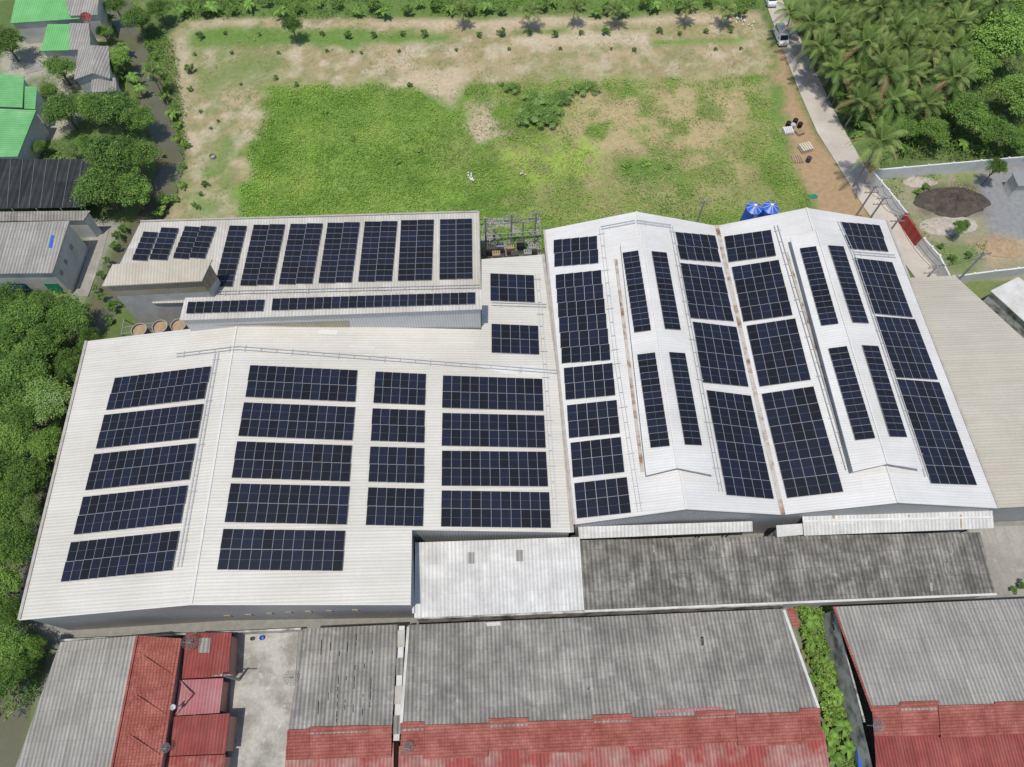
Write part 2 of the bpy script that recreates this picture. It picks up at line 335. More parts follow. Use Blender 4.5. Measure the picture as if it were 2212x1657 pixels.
def npmesh(name,vs,q,mats,mi=None,smooth=False):
    me=bpy.data.meshes.new(name); me.vertices.add(len(vs)); me.vertices.foreach_set('co',np.ascontiguousarray(vs,dtype=np.float32).ravel())
    me.loops.add(q.size); me.loops.foreach_set('vertex_index',q.ravel().astype(np.int32)); me.polygons.add(len(q))
    me.polygons.foreach_set('loop_start',np.arange(0,q.size,4,dtype=np.int32)); me.polygons.foreach_set('loop_total',np.full(len(q),4,dtype=np.int32))
    for m in mats: me.materials.append(MATS[m])
    if mi is not None: me.polygons.foreach_set('material_index',np.asarray(mi,dtype=np.int32))
    if smooth: me.polygons.foreach_set('use_smooth',np.ones(len(q),dtype=bool))
    me.update(calc_edges=True); me.validate(); return me
me=npmesh('ground',vs,q,['ground_mat'],smooth=True)
at=me.attributes.new('Col','FLOAT_COLOR','POINT'); cc=np.concatenate([C.reshape(-1,3),np.ones((ny*nx,1))],1).astype(np.float32); at.data.foreach_set('color',cc.ravel())
g=bpy.data.objects.new('ground',me); COL.objects.link(g); tag(g,kind='structure')
m=MB(); a,b,c,d,E=-125,float(x[-1]),-20,float(y[-1]),1500
for p in ([(-E,-E),(E,-E),(E,c),(-E,c)],[(-E,d),(E,d),(E,E),(-E,E)],[(-E,c),(a,c),(a,d),(-E,d)],[(b,c),(E,c),(E,d),(b,d)]): m.poly([Vector((u,v,0)) for u,v in p])
struct(m,'far_ground','ground_far')
def strip(left,right,z):
    m=MB()
    for i in range(len(left)-1): m.poly([left[i],right[i],right[i+1],left[i+1]])
    return m
cv=[Vector((a,b,0)) for a,b in CANAL]; Lf=[];Rt=[]
for i,p in enumerate(cv):
    t=(cv[min(i+1,len(cv)-1)]-cv[max(i-1,0)]).normalized(); n=Vector((-t.y,t.x,0)); Lf.append(p+n*3.0+Vector((0,0,-.75))); Rt.append(p-n*3.0+Vector((0,0,-.75)))
struct(strip(Lf,Rt,0),'canal_water','water')
RL=[(1640,-40),(1652,0),(1700,130),(1730,205),(1765,285),(1815,365),(1868,450),(1925,530),(1985,610),(2060,700)]
RR=[(1672,-40),(1690,0),(1752,135),(1786,205),(1818,270),(1866,355),(1922,440),(1980,520),(2045,600),(2120,700)]
struct(strip([P(*p,.10) for p in RL],[P(*p,.10) for p in RR],0),'road','road_concrete')
struct(MB().poly([P(*p,.05) for p in [(503,1368),(645,1360),(620,1720),(488,1720)]]),'concrete_lane','lane_concrete')
struct(MB().poly([P(*p,.05) for p in [(2090,1140),(2330,1130),(2360,1285),(2130,1290)]]),'concrete_yard','concrete')
struct(MB().poly([P(*p,.05) for p in [(198,485),(238,487),(215,570),(190,640),(160,640),(185,560)]]),'canal_path','concrete')
struct(MB().poly([P(*p,.05) for p in [(60,105),(95,110),(95,150),(55,160)]]),'village_yard','concrete')
# ---------------- factory halls
zE=9.5; zR=12.0
A=P(42,1339,zE); B=P(413,1306,zR); J=P(512,698,zR); K=P(187,737,zE)
LLp=plane(A,B,J); LRp=plane(B,J,P(1238,1150,8.6))
Cc=PP(887,1306,LRp); D=PP(890,1145,LRp); E_=PP(1236,1150,LRp); F_=PP(1207,815,LRp); G=PP(1173,550,LRp); Hp=PP(1040,560,LRp); I=PP(1040,712,LRp)
root=building('factory_hall','large cream gabled hall with ten wide solar blocks, beside the overgrown canal','factory',[([A,B,J,K],'cream_roof'),([B,Cc,D,E_,F_,G,Hp,I,J],'cream_roof')],[A,B,Cc,D,E_,F_,G,Hp,I,J,K],'metal_wall')
up=Vector((0,0,.09))
MB().bar(B+up*.7,J+up*.7,.12,.03).build('ridge_cap','ridge_steel',root)
MB().bar(A+up*.4,K+up*.4,.16,.12).build('gutter','gutter_steel',root)
MB().bar(E_+up*.5,F_+up*.5,.2,.1).bar(F_+up*.5,G+up*.5,.2,.1).build('gutter','gutter_steel',root)
MB().bar(A+up*.2,B+up*.2,.06,.06).bar(B+up*.2,Cc+up*.2,.06,.06).build('eave_trim','ridge_steel',root)
Bi,Ci=inset([A,B,Cc,D,E_,F_,G,Hp,I,J,K],.25)[1:3]
for wx,wy in ((487,1331),(532,1329),(577,1326),(618,1324),(661,1322),(706,1321),(762,1319)):
    p=PV(wx,wy,Bi,Ci,.04); q2=PV(wx+13,wy,Bi,Ci,.04); MB().box((p+q2)/2,(q2-p)/2,(0,.03,0),(0,0,.55)).build('window','tan_wall',root)
for q4 in ([(755,745),(812,748),(810,754),(753,751)],[(1030,788),(1120,794),(1120,812),(1060,800)],[(1185,808),(1206,808),(1208,822),(1186,822)],[(690,712),(730,714),(728,724),(688,722)],[(1130,790),(1175,793),(1175,812),(1128,810)]):
    MB().slab([PP(a,b,LRp,.03) for a,b in q4],.02).build('repair_sheet','white_roof',root)
TLp=plane(P(305,479,9.2),P(1034,458,9.2),P(1040,640,7.6))
t=[PP(*p,TLp) for p in [(304,479),(1034,458),(1038,640),(330,655),(258,572)]]
r=building('factory_hall','long low rear hall with ten columns of solar panels, next to the field','factory',[(t,'old_roof')],t,'light_metal_wall')
MB().bar(t[0]+up,t[1]+up,.12,.1).build('gutter','gutter_steel',r)
MB().bar(t[1]+up,t[2]+up,.1,.12).build('gutter','gutter_steel',r)
zb=12.5; bx=[P(243,571,zb+.6),P(458,560,zb+.6),P(436,607,zb-.2),P(220,618,zb-.2)]
r=thing('silo_house','boxy tan tower block with white lower walls standing by the canal','factory',centre(bx))
MB().slab(bx,.2).build('roof','tan_roof',r)
bi=inset(bx,.3); MB().walls(bi,zb-3).build('wall','tan_wall',r)
lo=[Vector((p.x,p.y,zb-3)) for p in inset(bx,.32)]
MB().walls(lo).build('lower_wall','plaster',r)
zs=14.3; s_=[P(400,643,zs+.3),P(1041,626,zs+.3),P(1041,668,zs),P(387,692,zs)]
r=building('factory_hall','narrow raised hall roofed with one long line of panels and a ribbed steel front','factory',[(s_,'old_roof')],s_,'light_metal_wall')
SPp=plane(*s_[:3]); si=inset(s_,.25)
wp=[PV(a,b,si[3],si[2],.02) for a,b in [(455,703),(755,693),(755,712),(560,702)]]
MB().poly(wp).build('stained_cladding','tan_wall',r)
e=9.0; rd=12.4
q0,q1=P(1240,1133,e),P(1175,497,e); r10,r11=P(1483,1100,rd),P(1375,457,rd); v0,v1=P(1691,1112,e),P(1548,488,e)
r20,r21=P(1940,1086,rd),P(1742,449,rd); w0,w1=P(2157,1098,e),P(1915,477,e)
R1=plane(q0,r10,r11);R2=plane(r10,v0,v1);R3=plane(v0,r20,r21);R4=plane(r20,w0,w1)
r=building('factory_hall','white twin gabled hall with two raised ridge vents and rows of solar blocks','factory',[([q0,r10,r11,q1],'white_roof'),([r10,v0,v1,r11],'white_roof'),([v0,r20,r21,v1],'white_roof'),([r20,w0,w1,r21],'white_roof')],[q0,r10,v0,r20,w0,w1,r21,v1,r11,q1],'metal_wall')
for a,b in ((r10,r11),(r20,r21)): MB().bar(a+up*.7,b+up*.7,.12,.03).build('ridge_cap','ridge_steel',r)
MB().bar(v0+up,v1+up,.27,.06).build('valley_gutter','rusty_gutter',r)
MB().bar(q0+up*.3,q1+up*.3,.14,.12).build('gutter','gutter_steel',r); MB().bar(w0+up*.3,w1+up*.3,.14,.12).build('gutter','gutter_steel',r)
mons=[]
for (l,k,rr,pa,pb,s0) in (([(1340,524),(1396,1027)],[(1388,508),(1463,1011)],[(1447,520),(1541,1026)],R1,R2,[(1330,560),(1388,1020)]),([(1707,514),(1843,1019)],[(1763,498),(1917,1002)],[(1819,505),(1993,1014)],R3,R4,[(1699,545),(1836,1010)])):
    ze,zm=12.7,13.6
    a0,a1=P(*l[0],ze),P(*l[1],ze);b0,b1=P(*k[0],zm),P(*k[1],zm);c0,c1=P(*rr[0],ze),P(*rr[1],ze)
    v=MB().slab([a0,a1,b1,b0],.1).build('ridge_vent','white_roof',r); child(MB().slab([b0,b1,c1,c0],.1),'vent_roof',['white_roof'],v,r)
    child(MB().walls(inset([a0,b0,c0,c1,b1,a1],.3),8.8),'vent_wall',['grey_wall'],v,r)
    child(MB().bar(b0+up*.7,b1+up*.7,.1,.03),'ridge_cap',['ridge_steel'],v,r)
    MB().bar(PP(*s0[0],pa,.05),PP(*s0[1],pa,.05),.2,.06).build('gutter','rusty_gutter',r,label='rusty gutter beside the ridge vent')
    mons.append((plane(a0,a1,b1),plane(b0,b1,c1)))
zz=8.0
a=[P(1950,601,zz),P(2062,595,zz),P(2240,757,zz+.8),P(2020,768,zz+.8)]; b=[P(2020,768,zz+.8),P(2240,757,zz+.8),P(2380,1088,zz-.6),P(2140,1098,zz-.6)]
building('factory_hall','plain beige roofed hall without panels at the right edge','factory',[(a,'beige_roof'),(b,'beige_roof')],[a[0],a[1],a[2],b[2],b[3],a[3]],'metal_wall')
an=[P(897,1172,6.8),P(1252,1160,6.8),P(1262,1318,5.6),P(895,1335,5.6)]; ANp=plane(*an[:3])
r=building('annex_building','white corrugated annex tucked in the notch of the large cream hall','annex',[(an,'annex_roof')],an,'plaster')
for px,py in ((1017,1205),(1122,1200)): MB().slab([PP(px+u,py+v,ANp,.12) for u,v in ((-7,-12),(7,-12),(7,12),(-7,12))],.12).build('roof_light','fibre_roof_light',r)
MB().bar(P(890,1165,7.2),P(893,1325,6.0),.12,.12).build('downpipe','plaster',r)
aw=[P(1249,1138,6.9),P(1625,1126,6.9),P(1626,1148,6.3),P(1251,1164,6.3)]
def awning(aw,label,posts=6,mt='white_roof'):
    r=thing('awning',label,'awning',centre(aw)); MB().slab(aw,.1).build('roof',mt,r)
    for i in range(posts):
        p=aw[3].lerp(aw[2],(i+.3)/posts); MB().bar(p-Vector((0,-.2,.12)),Vector((p.x,p.y+.2,0)),.06).build('post','dark_steel',r)
    return r
awning(aw,'narrow white awning under the left gable of the twin hall',6,'annex_roof')
aw2=[P(1733,1113,7.2),P(2144,1103,7.2),P(2147,1141,6.3),P(1737,1157,6.3)]
r=awning(aw2,'wide white awning with rust streaks under the right gable of the twin hall',6,'annex_roof')
A2=plane(*aw2[:3])
for px in (1800,1963,2075): MB().slab([PP(px+u,v,A2,.03) for u,v in ((-2,1112),(3,1112),(3,1140),(0,1142))],.02).build('rust_stain','wood',r)
MB().bar(PP(1735,1126,A2,.06),PP(2145,1117,A2,.06),.12,.04).build('flashing','white_paint',r)
building('shed','small white box roof between the two awnings','shed',[([P(1677,1135,6.9),P(1733,1131,6.9),P(1735,1155,6.6),P(1679,1160,6.6)],'plaster')],[P(1677,1135,6.9),P(1733,1131,6.9),P(1735,1155,6.6),P(1679,1160,6.6)],'plaster')
sh=[P(1250,1167,5.8),P(2117,1150,5.8),P(2151,1284,5.0),P(1262,1321,5.0)]; SHp=plane(*sh[:3])
r=building('long_shed','long shed with dark weathered grey corrugated roof in front of the twin hall','shed',[(sh,'shed_roof')],sh,'plaster')
for px,py,mt in ((1645,1257,'fibre_roof_light'),(1830,1245,'fibre_roof_light'),(1500,1232,'cyan_paint'),(1513,1212,'cyan_paint'),(2012,1268,'fibre_roof_light')):
    w=.8 if mt=='cyan_paint' else 3; MB().slab([PP(px+u,py+v,SHp,.03) for u,v in ((-w,-9),(w,-9),(w+1,9),(-w+1,9))],.02).build('roof_light',mt,r)
for k in range(34):   # slipped and replaced sheets
    px,py=random.uniform(1275,2090),random.uniform(1175,1285); MB().slab([PP(px+u,py+v,SHp,.02) for u,v in ((-6,-11),(6,-11),(6.5,11),(-5.5,11))],.015).build('patched_sheet',random.choice(['fibre_roof','shed_roof','fibre_roof']),r)
MB().bar(sh[3]+up,sh[2]+up,.12,.1).build('gutter','plaster',r)
# ---------------- foreground row houses
h1=[P(130,1387,4.6),P(297,1373,6.2),P(236,1690,6.2),P(22,1690,4.6)]; h1b=[P(297,1373,6.2),P(392,1379,4.9),P(344,1690,4.9),P(236,1690,6.2)]
r=building('row_house','house with plain grey roof half and zigzag red tiled half at the lower left','house',[(h1,'fibre_roof_light'),(h1b,'red_tile_side')],[h1[0],h1[1],h1b[1],h1b[2],h1b[3],h1[3]],'pink_wall')
H1=plane(*h1b[:3]); MB().bar(h1b[0]+up,h1b[3]+up,.12,.06).build('ridge_cap','red_tile_side',r)
for k in range(4):
    y0=1392+k*86; sx=-k*14
    g0,g1,g2=PP(385+sx,y0,H1,.05),PP(305+sx,y0+22,H1,.35),PP(372+sx,y0+66,H1,.05); g3=PP(288+sx,y0+50,H1,.08)
    MB().poly([g0,g1,g3,g2]).bar(g0,g1,.06).bar(g1,g2,.06).bar(g1,g3,.06).build('gablet','red_tile_side',r)
sheds=[([(402,1368),(500,1367),(494,1461),(393,1466)],3.6,'red_tin','dark red tin lean-to roof nearest the large cream hall'),([(388,1469),(482,1465),(474,1540),(378,1546)],3.2,'pink_tin','faded pink hipped tin roof between two dark red ones'),([(376,1548),(497,1541),(486,1628),(366,1633)],3.8,'red_tin','dark red tin roof on posts over the lane edge'),([(362,1635),(487,1630),(480,1700),(350,1700)],3.3,'red_tin_faded','worn red tin roof cut by the bottom edge of the photo')]
for i,(pl,z,mt,lb) in enumerate(sheds):
    pp=[P(*pl[0],z+.4),P(*pl[1],z-.3),P(*pl[2],z-.3),P(*pl[3],z+.4)]
    rr=building('lean_to_shed',lb,'shed',[(pp,mt)],pp,'pink_wall')
    if i==0:
        Q=plane(*pp[:3]); MB().slab([PP(a,b,Q,.06) for a,b in ((430,1378),(455,1378),(452,1410),(428,1410))],.04).build('roof_light','fibre_roof_light',rr)
    if i==1:
        Q=plane(*pp[:3]); c1,c2=PP(415,1500,Q,.5),PP(455,1498,Q,.5)
        for cc_ in (pp[0],pp[3]): MB().bar(cc_+up,c1,.07).build('hip_cap','pink_tin',rr)
def tilestrip(root,segs,zt,zb_):
    for (x0,x1,y0,y1,xs) in segs:
        q4=[P(x0,y0,zt),P(x1,y0-(x1-x0)*.03,zt),P(x1+xs,y1-(x1-x0)*.03,zb_),P(x0+xs,y1,zb_)]
        s=MB().slab(q4,.07).build('tile_roof','red_tile',root)
        child(MB().bar(q4[0]+up*.4,q4[3]+up*.4,.06,.03).bar(q4[0]+up*.4,q4[1]+up*.4,.06,.03),'tile_ridge',['red_tile'],s,root)
h2=[P(654,1358,5.2),P(860,1349,5.2),P(846,1580,6.0),P(622,1588,6.0)]; h2n=[P(618,1612,5.0),P(850,1604,5.0),P(850,1720,4.5),P(612,1720,4.5)]
r=building('row_house','narrow row house with gappy grey roof between the lane and the long row','house',[(h2,'fibre_roof')],[h2[0],h2[1],P(850,1720,4.4),P(612,1720,4.4)],'pink_wall')
tilestrip(r,[(622,668,1578,1642,-3),(668,795,1572,1640,-3),(795,846,1570,1638,-1)],6.15,5.2)
MB().slab(h2n,.1).build('porch_roof','red_tin_faded',r)
H2=plane(*h2[:3])
for i in range(46):
    px=random.choice([695,715,735,752,770,790,806]); py=random.uniform(1372,1565); px-=(py-1372)*.045; hl=random.uniform(3,7)
    MB().slab([PP(px+u,py+v,H2,.02) for u,v in ((-.9,-hl),(.9,-hl),(.7,hl),(-1.1,hl))],.015).build('missing_sheet','glass_dark',r)
h3=[P(881,1350,5.0),P(1693,1315,5.0),P(1768,1540,6.2),P(866,1580,6.2)]
r=building('row_house','longest row house with wide grey corrugated roof and stepped red tile band','house',[(h3,'fibre_roof')],[h3[0],h3[1],P(1800,1720,4.2),P(862,1720,4.2)],'pink_wall')
tilestrip(r,[(868,916,1562,1632,-2),(916,1056,1568,1640,-2),(1056,1141,1554,1622,0),(1141,1281,1560,1628,1),(1281,1366,1546,1614,2),(1366,1504,1552,1620,3),(1504,1590,1538,1606,4),(1590,1728,1544,1612,5),(1728,1770,1532,1600,6)],6.35,5.4)
MB().slab([P(862,1612,5.1),P(1781,1578,5.1),P(1800,1720,4.5),P(858,1720,4.5)],.1).build('porch_roof','red_tin_faded',r)
H3=plane(*h3[:3])
MB().bar(PP(1693,1318,H3,.1),PP(1768,1530,H3,.1),.15,.1).build('parapet','plaster',r)
MB().bar(PP(882,1354,H3,.1),PP(867,1562,H3,.1),.15,.1).build('parapet','plaster',r)
MB().slab([PP(a,b,H3,.06) for a,b in ((1050,1345),(1080,1343),(1082,1351),(1052,1353))],.04).build('roof_light','plaster',r)
MB().slab([PP(a,b,H3,.08) for a,b in ((1415,1534),(1560,1527),(1562,1533),(1417,1541))],.04).build('verge_sheet','pink_tin',r)
for k in range(26):
    px,py=random.uniform(900,1690),random.uniform(1365,1520); MB().slab([PP(px+u,py+v,H3,.02) for u,v in ((-7,-13),(7,-13),(7.5,13),(-6.5,13))],.015).build('patched_sheet',random.choice(['fibre_roof_light','fibre_roof']),r)
MB().slab([P(1700,1313,5.6),P(1716,1313,5.6),P(1729,1355,4.8),P(1714,1357,4.8)],.1).build('side_tiles','red_tile',r)
h4=[P(1800,1311,5.0),P(2330,1288,5.0),P(2400,1522,6.2),P(1884,1537,6.2)]
r=building('row_house','row house with grey roof and red tile band at the lower right corner','house',[(h4,'fibre_roof_light')],[h4[0],h4[1],P(2440,1720,4.2),P(1896,1720,4.2)],'dirty_plaster')
tilestrip(r,[(1884,1945,1527,1590,5),(1945,2028,1518,1590,5),(2028,2150,1526,1594,5),(2150,2300,1518,1586,6)],6.35,5.4)
MB().slab([P(1888,1572,5.1),P(2400,1560,5.1),P(2420,1720,4.5),P(1896,1720,4.5)],.1).build('porch_roof','red_tin',r)
MB().bar(h4[0]+up,h4[3]+up,.12,.06).build('verge_tiles','red_tile',r)
wa,wb=P(1805,1330,4.2),P(1868,1560,4.2)
r=thing('boundary_wall','mould stained white wall with vent blocks in the planted alley','wall',centre([wa,wb]))
MB().box((wa+wb)/2-Vector((0,0,2.1)),(wb-wa)/2,Vector((.1,.02,0)),(0,0,2.1)).build('wall_panel','dirty_plaster',r)
for k in range(7):
    c_=wa.lerp(wb,.1+k*.13)-Vector((.13,0,1.0)); MB().box(c_,(.03,0,0),(wb-wa).normalized()*.35,(0,0,.3)).build('vent_block','dark_steel',r)
wa,wb=P(868,1352,5.4),P(856,1600,5.4)
r=thing('party_wall','white party wall with steel straps between two grey roofed row houses','wall',centre([wa,wb]))
MB().box((wa+wb)/2-Vector((0,0,2.7)),(wb-wa)/2,(.32,0,0),(0,0,2.7)).build('wall_panel','plaster',r)
for k in range(4):
    p=wa.lerp(wb,.12+.25*k); MB().bx(p.x-.4,p.x+.4,p.y-.9,p.y+.9,p.z,p.z+.1).build('cap_sheet','fibre_roof' if k%2 else 'gutter_steel',r)
wa,wb=P(900,1335,4.6),P(1690,1305,4.6)
single(MB().box((wa+wb)/2-Vector((0,0,2.2)),(wb-wa)/2,(0,.12,0),(0,0,2.2)),'boundary_wall','dirty_plaster','soiled white wall between the long shed and the longest row house','wall')
wa,wb=P(128,1383,1.8),P(650,1358,1.8)
single(MB().box((wa+wb)/2-Vector((0,0,.9)),(wb-wa)/2,(0,.1,0),(0,0,.9)),'boundary_wall','dirty_plaster','low stained wall at the foot of the large cream hall front','wall')
# ---------------- solar arrays
pm=MB(); fr=.018
pm.bx(-.5,.5,-.5,.5,0,.035,1)
pm.add([(-.5+fr,-.5+fr*.55,.039),(.5-fr,-.5+fr*.55,.039),(.5-fr,.5-fr*.55,.039),(-.5+fr,.5-fr*.55,.039)],[[0,1,2,3]],0)
me=bpy.data.meshes.new('solar_panel'); me.from_pydata([tuple(v) for v in pm.v],[],pm.f); me.materials.append(MATS['solar_glass']); me.materials.append(MATS['panel_frame']); me.polygons.foreach_set('material_index',pm.m); me.update()
def array(q,pl,nc,nr,label,group,land=False):
    c=[PP(*p,pl,.16) for p in q]
    ex=((c[1]-c[0])+(c[2]-c[3]))/2; ey=((c[0]-c[3])+(c[1]-c[2]))/2; o=(c[0]+c[1]+c[2]+c[3])/4
    n=pl[1]; lx,ly=ex.length,ey.length
    root=thing('solar_array',label,'solar panels',o,group)
    ux=ex.normalized(); uy=(ey.normalized()); uyo=(uy-ux*ux.dot(uy)).normalized()
    sh=.5*ux.dot(uy); ux=(ux-uyo*sh).normalized(); uyo=n.cross(ux).normalized()
    px_,py_=lx/nc,ly/nr
    for i in range(nc):
        for j in range(nr):
            pos=ex*((i+.5)/nc-.5)+ey*((j+.5)/nr-.5)
            ob=bpy.data.objects.new('solar_panel',me); COL.objects.link(ob); ob.parent=root
            if land:
                Mx=Matrix((uyo,-ux,n)).transposed().to_4x4(); s=(py_-.02,px_-.025,1)
            else:
                Mx=Matrix((ux,uyo,n)).transposed().to_4x4(); s=(px_-.02,py_-.025,1)
            Mx=Matrix.Translation(pos)@Mx@Matrix.Diagonal((*s,1)); ob.matrix_basis=Mx
    return root
G1='solar arrays on the factory roofs'
LLq=[[(249,816),(457,791),(441,861),(228,887)],[(226,896),(440,872),(427,946),(206,970)],[(204,981),(424,957),(409,1036),(183,1060)],[(181,1073),(406,1048),(391,1130),(157,1156)],[(155,1171),(388,1146),(373,1232),(129,1258)]]
for i,q in enumerate(LLq): array(q,LLp,12,2,f'wide solar block on the canal side of the cream hall, {ORD[4-i]} from the front',G1)
Mq=[[(540,788),(772,800),(768,868),(530,858)],[(527,868),(767,880),(762,951),(514,943)],[(512,952),(760,963),(756,1040),(500,1033)],[(499,1043),(755,1051),(750,1133),(484,1129)],[(482,1141),(746,1147),(740,1233),(469,1232)]]
for i,q in enumerate(Mq): array(q,LRp,12,2,f'wide solar block right of the cream hall ridge, {ORD[4-i]} from the front',G1)
Nq=[[(811,802),(920,808),(919,875),(806,871)],[(804,881),(918,887),(917,956),(801,953)],[(799,964),(917,968),(916,1044),(796,1041)],[(795,1052),(916,1056),(914,1137),(790,1135)]]
for i,q in enumerate(Nq): array(q,LRp,6,2,f'narrow solar block in the middle column of the cream hall, {ORD[3-i]} from front',G1)
Rq=[[(956,810),(1172,819),(1174,887),(955,882)],[(955,891),(1176,898),(1179,967),(954,964)],[(954,973),(1180,976),(1184,1051),(954,1050)],[(953,1059),(1187,1063),(1190,1141),(953,1138)]]
for i,q in enumerate(Rq): array(q,LRp,11,2,f'wide solar block in the rightmost column of the cream hall, {ORD[3-i]} from front',G1)
array([(1058,590),(1154,595),(1155,653),(1060,650)],LRp,5,2,'small solar block beside the transformer yard, rear one of two',G1)
array([(1061,699),(1163,704),(1165,766),(1062,762)],LRp,5,2,'small solar block right of the narrow raised hall, front one of two',G1)
Tq=[([(311,502),(342,500),(318,562),(283,563)],1,5),([(348,493),(388,491),(360,560),(322,562)],1,6),([(400,490),(468,488),(443,557),(372,559)],2,6),([(497,488),(533,487),(503,618),(461,620)],1,11),([(549,486),(616,484),(590,615),(517,618)],2,11),([(628,484),(698,482),(675,612),(601,615)],2,11),([(710,482),(776,479),(762,610),(685,612)],2,11),([(789,479),(858,477),(848,607),(772,609)],2,11),([(868,476),(936,474),(935,605),(857,607)],2,11),([(951,474),(1019,472),(1022,602),(948,604)],2,11)]
for i,(q,a,b) in enumerate(Tq): array(q,TLp,a,b,f'upright column of solar panels on the rear low hall, {ORD[i]} from the left',G1,True)
array([(407,652),(573,647),(568,672),(401,678)],SPp,9,1,'short single line of solar panels on the narrow raised hall',G1)
array([(590,645),(1027,631),(1027,657),(585,671)],SPp,24,1,'long single line of solar panels on the narrow raised hall',G1)
names=['left side of left ridge vent','right side of left ridge vent','left side of right ridge vent','right side of right ridge vent']
MQ=[[[(1343,545),(1380,542),(1406,714),(1371,718)],[(1376,766),(1415,761),(1448,965),(1405,966)]],[[(1407,543),(1440,545),(1471,713),(1436,710)],[(1446,760),(1479,763),(1518,962),(1478,961)]],[[(1726,535),(1764,533),(1811,699),(1775,704)],[(1790,752),(1828,748),(1893,947),(1846,951)]],[[(1789,530),(1822,532),(1877,697),(1842,698)],[(1862,745),(1897,748),(1960,943),(1922,945)]]]
for i in range(4):
    for j in range(2): array(MQ[i][j],mons[i//2][i%2],1,14,f'thin ladder of solar panels on the {names[i]}, {"rear" if j==0 else "front"} one',G1,True)
RC=[(R1,'outer left slope',[([(1195,518),(1289,510),(1294,568),(1198,577)],2),([(1200,592),(1297,585),(1321,776),(1213,787)],6),([(1217,795),(1323,784),(1330,854),(1222,864)],2),([(1224,875),(1332,864),(1340,936),(1229,947)],2),([(1232,956),(1341,944),(1350,1020),(1237,1032)],2),([(1240,1043),(1354,1031),(1364,1107),(1246,1121)],2)]),
(R2,'slope left of rusty valley',[([(1459,501),(1546,509),(1556,566),(1469,560)],2),([(1471,568),(1558,577),(1587,694),(1489,687)],4),([(1496,695),(1591,706),(1617,836),(1518,826)],4),([(1525,842),(1622,855),(1672,1078),(1570,1070)],6)]),
(R3,'slope right of rusty valley',[([(1564,510),(1665,497),(1677,552),(1574,567)],2),([(1580,576),(1682,562),(1713,680),(1606,696)],4),([(1612,703),(1718,688),(1752,820),(1641,836)],4),([(1645,850),(1757,835),(1823,1062),(1700,1077)],6)]),
(R4,'outer right slope',[([(1817,479),(1901,487),(1918,543),(1834,538)],2),([(1845,556),(1927,567),(1972,685),(1886,678)],4),([(1889,682),(1977,690),(2026,820),(1936,816)],4),([(1937,819),(2028,825),(2112,1049),(2010,1044)],6)])]
for pl,nm,lst in RC:
    n=len(lst)
    for i,(q,nr) in enumerate(lst): array(q,pl,5,nr,f'solar block on {nm} of the twin hall, {ORD[n-1-i]} from the front',G1)
# ---------------- cable trays
def tray(pts,pl,label,w=.22):
    c=[PP(*p,pl,.24) for p in pts]; r=thing('cable_tray',label,'cable tray',centre(c,c[0].z),'cable trays on the factory roofs')
    rail=[MB(),MB()]; k_=0
    for a,b in zip(c[:-1],c[1:]):
        d=(b-a).normalized(); s=d.cross(pl[1]).normalized()*w
        rail[0].bar(a+s,b+s,.03,.05); rail[1].bar(a-s,b-s,.03,.05); n=int((b-a).length/1.9)
        for k in range(n):
            p=a.lerp(b,(k+.5)/n); e_=2.2 if k%3==0 else 1.0; MB().bar(p-s*e_,p+s*e_,.028,.03).build('rung','galvanised',r)
    rail[0].build('rail','galvanised',r); rail[1].build('rail','galvanised',r)
tray([(468,762),(386,1225)],LLp,'cable tray along the canal side slope just left of the cream hall ridge')
tray([(380,767),(512,751)],LLp,'short cable tray crossing the rear left corner of the cream hall')
tray([(512,751),(1205,803)],LRp,'long cable tray crossing the rear of the cream hall')
tray([(1160,590),(1178,800),(1200,1130)],LRp,'cable tray along the right edge of the cream hall')
tray([(1298,492),(1330,770),(1382,1105)],R1,'cable tray down the outer left slope of the twin hall')
tray([(1450,488),(1558,1062)],R2,'cable tray between the left ridge vent and the valley blocks')
tray([(1676,486),(1832,1015)],R3,'cable tray left of the right ridge vent')
tray([(1812,478),(1843,548),(2003,1030)],R4,'cable tray right of the right ridge vent')
tray([(1844,546),(1935,553)],R4,'short cable tray across the outer right slope near the rear')
tray([(1298,492),(1372,478)],R1,'short cable tray at the rear of the left gable')
tray([(1375,478),(1450,488)],R2,'short cable tray from the rear left ridge to the valley slope')
tray([(470,632),(1036,618)],TLp,'cable tray along the front edge of the rear low hall')
tray([(1062,656),(1180,660)],LRp,'short cable tray between the two small solar blocks')
# ---------------- tanks, vats
def tank(px,py,label):
    p=P(px,py,6.2); r=thing('water_tank',label,'tank',(p.x,p.y,0),'blue water tanks behind the twin hall'); rad=1.25
    MB().tube((p.x,p.y,.3),(p.x,p.y,5.6),rad,n=28).build('body','blue_paint',r)
    MB().tube((p.x,p.y,5.6),(p.x,p.y,6.15),rad*1.02,.25,n=28).build('cone_roof','blue_paint',r)
    MB().tube((p.x,p.y,6.15),(p.x,p.y,6.35),.25,n=12).build('hatch','white_paint',r)
    for k in range(8):
        a=k*math.pi/4; MB().bar((p.x+.25*math.cos(a),p.y+.25*math.sin(a),6.2),(p.x+1.22*math.cos(a),p.y+1.22*math.sin(a),5.66),.03).build('roof_rib','white_paint',r)
    for k in range(4):
        a=k*math.pi/2+.4; MB().bar((p.x+1.1*math.cos(a),p.y+1.1*math.sin(a),0),(p.x+1.1*math.cos(a),p.y+1.1*math.sin(a),.3),.1).build('foot','post_concrete',r)
    m=MB()
    for s in(-.2,.2): m.bar((p.x+s,p.y-1.33,.2),(p.x+s,p.y-1.33,5.7),.025)
    for k in range(14): m.bar((p.x-.2,p.y-1.33,.5+k*.37),(p.x+.2,p.y-1.33,.5+k*.37),.02)
    m.build('ladder','galvanised',r)
tank(1632,444,'left blue cone topped water tank behind the twin hall'); tank(1668,443,'right blue cone topped water tank behind the twin hall')
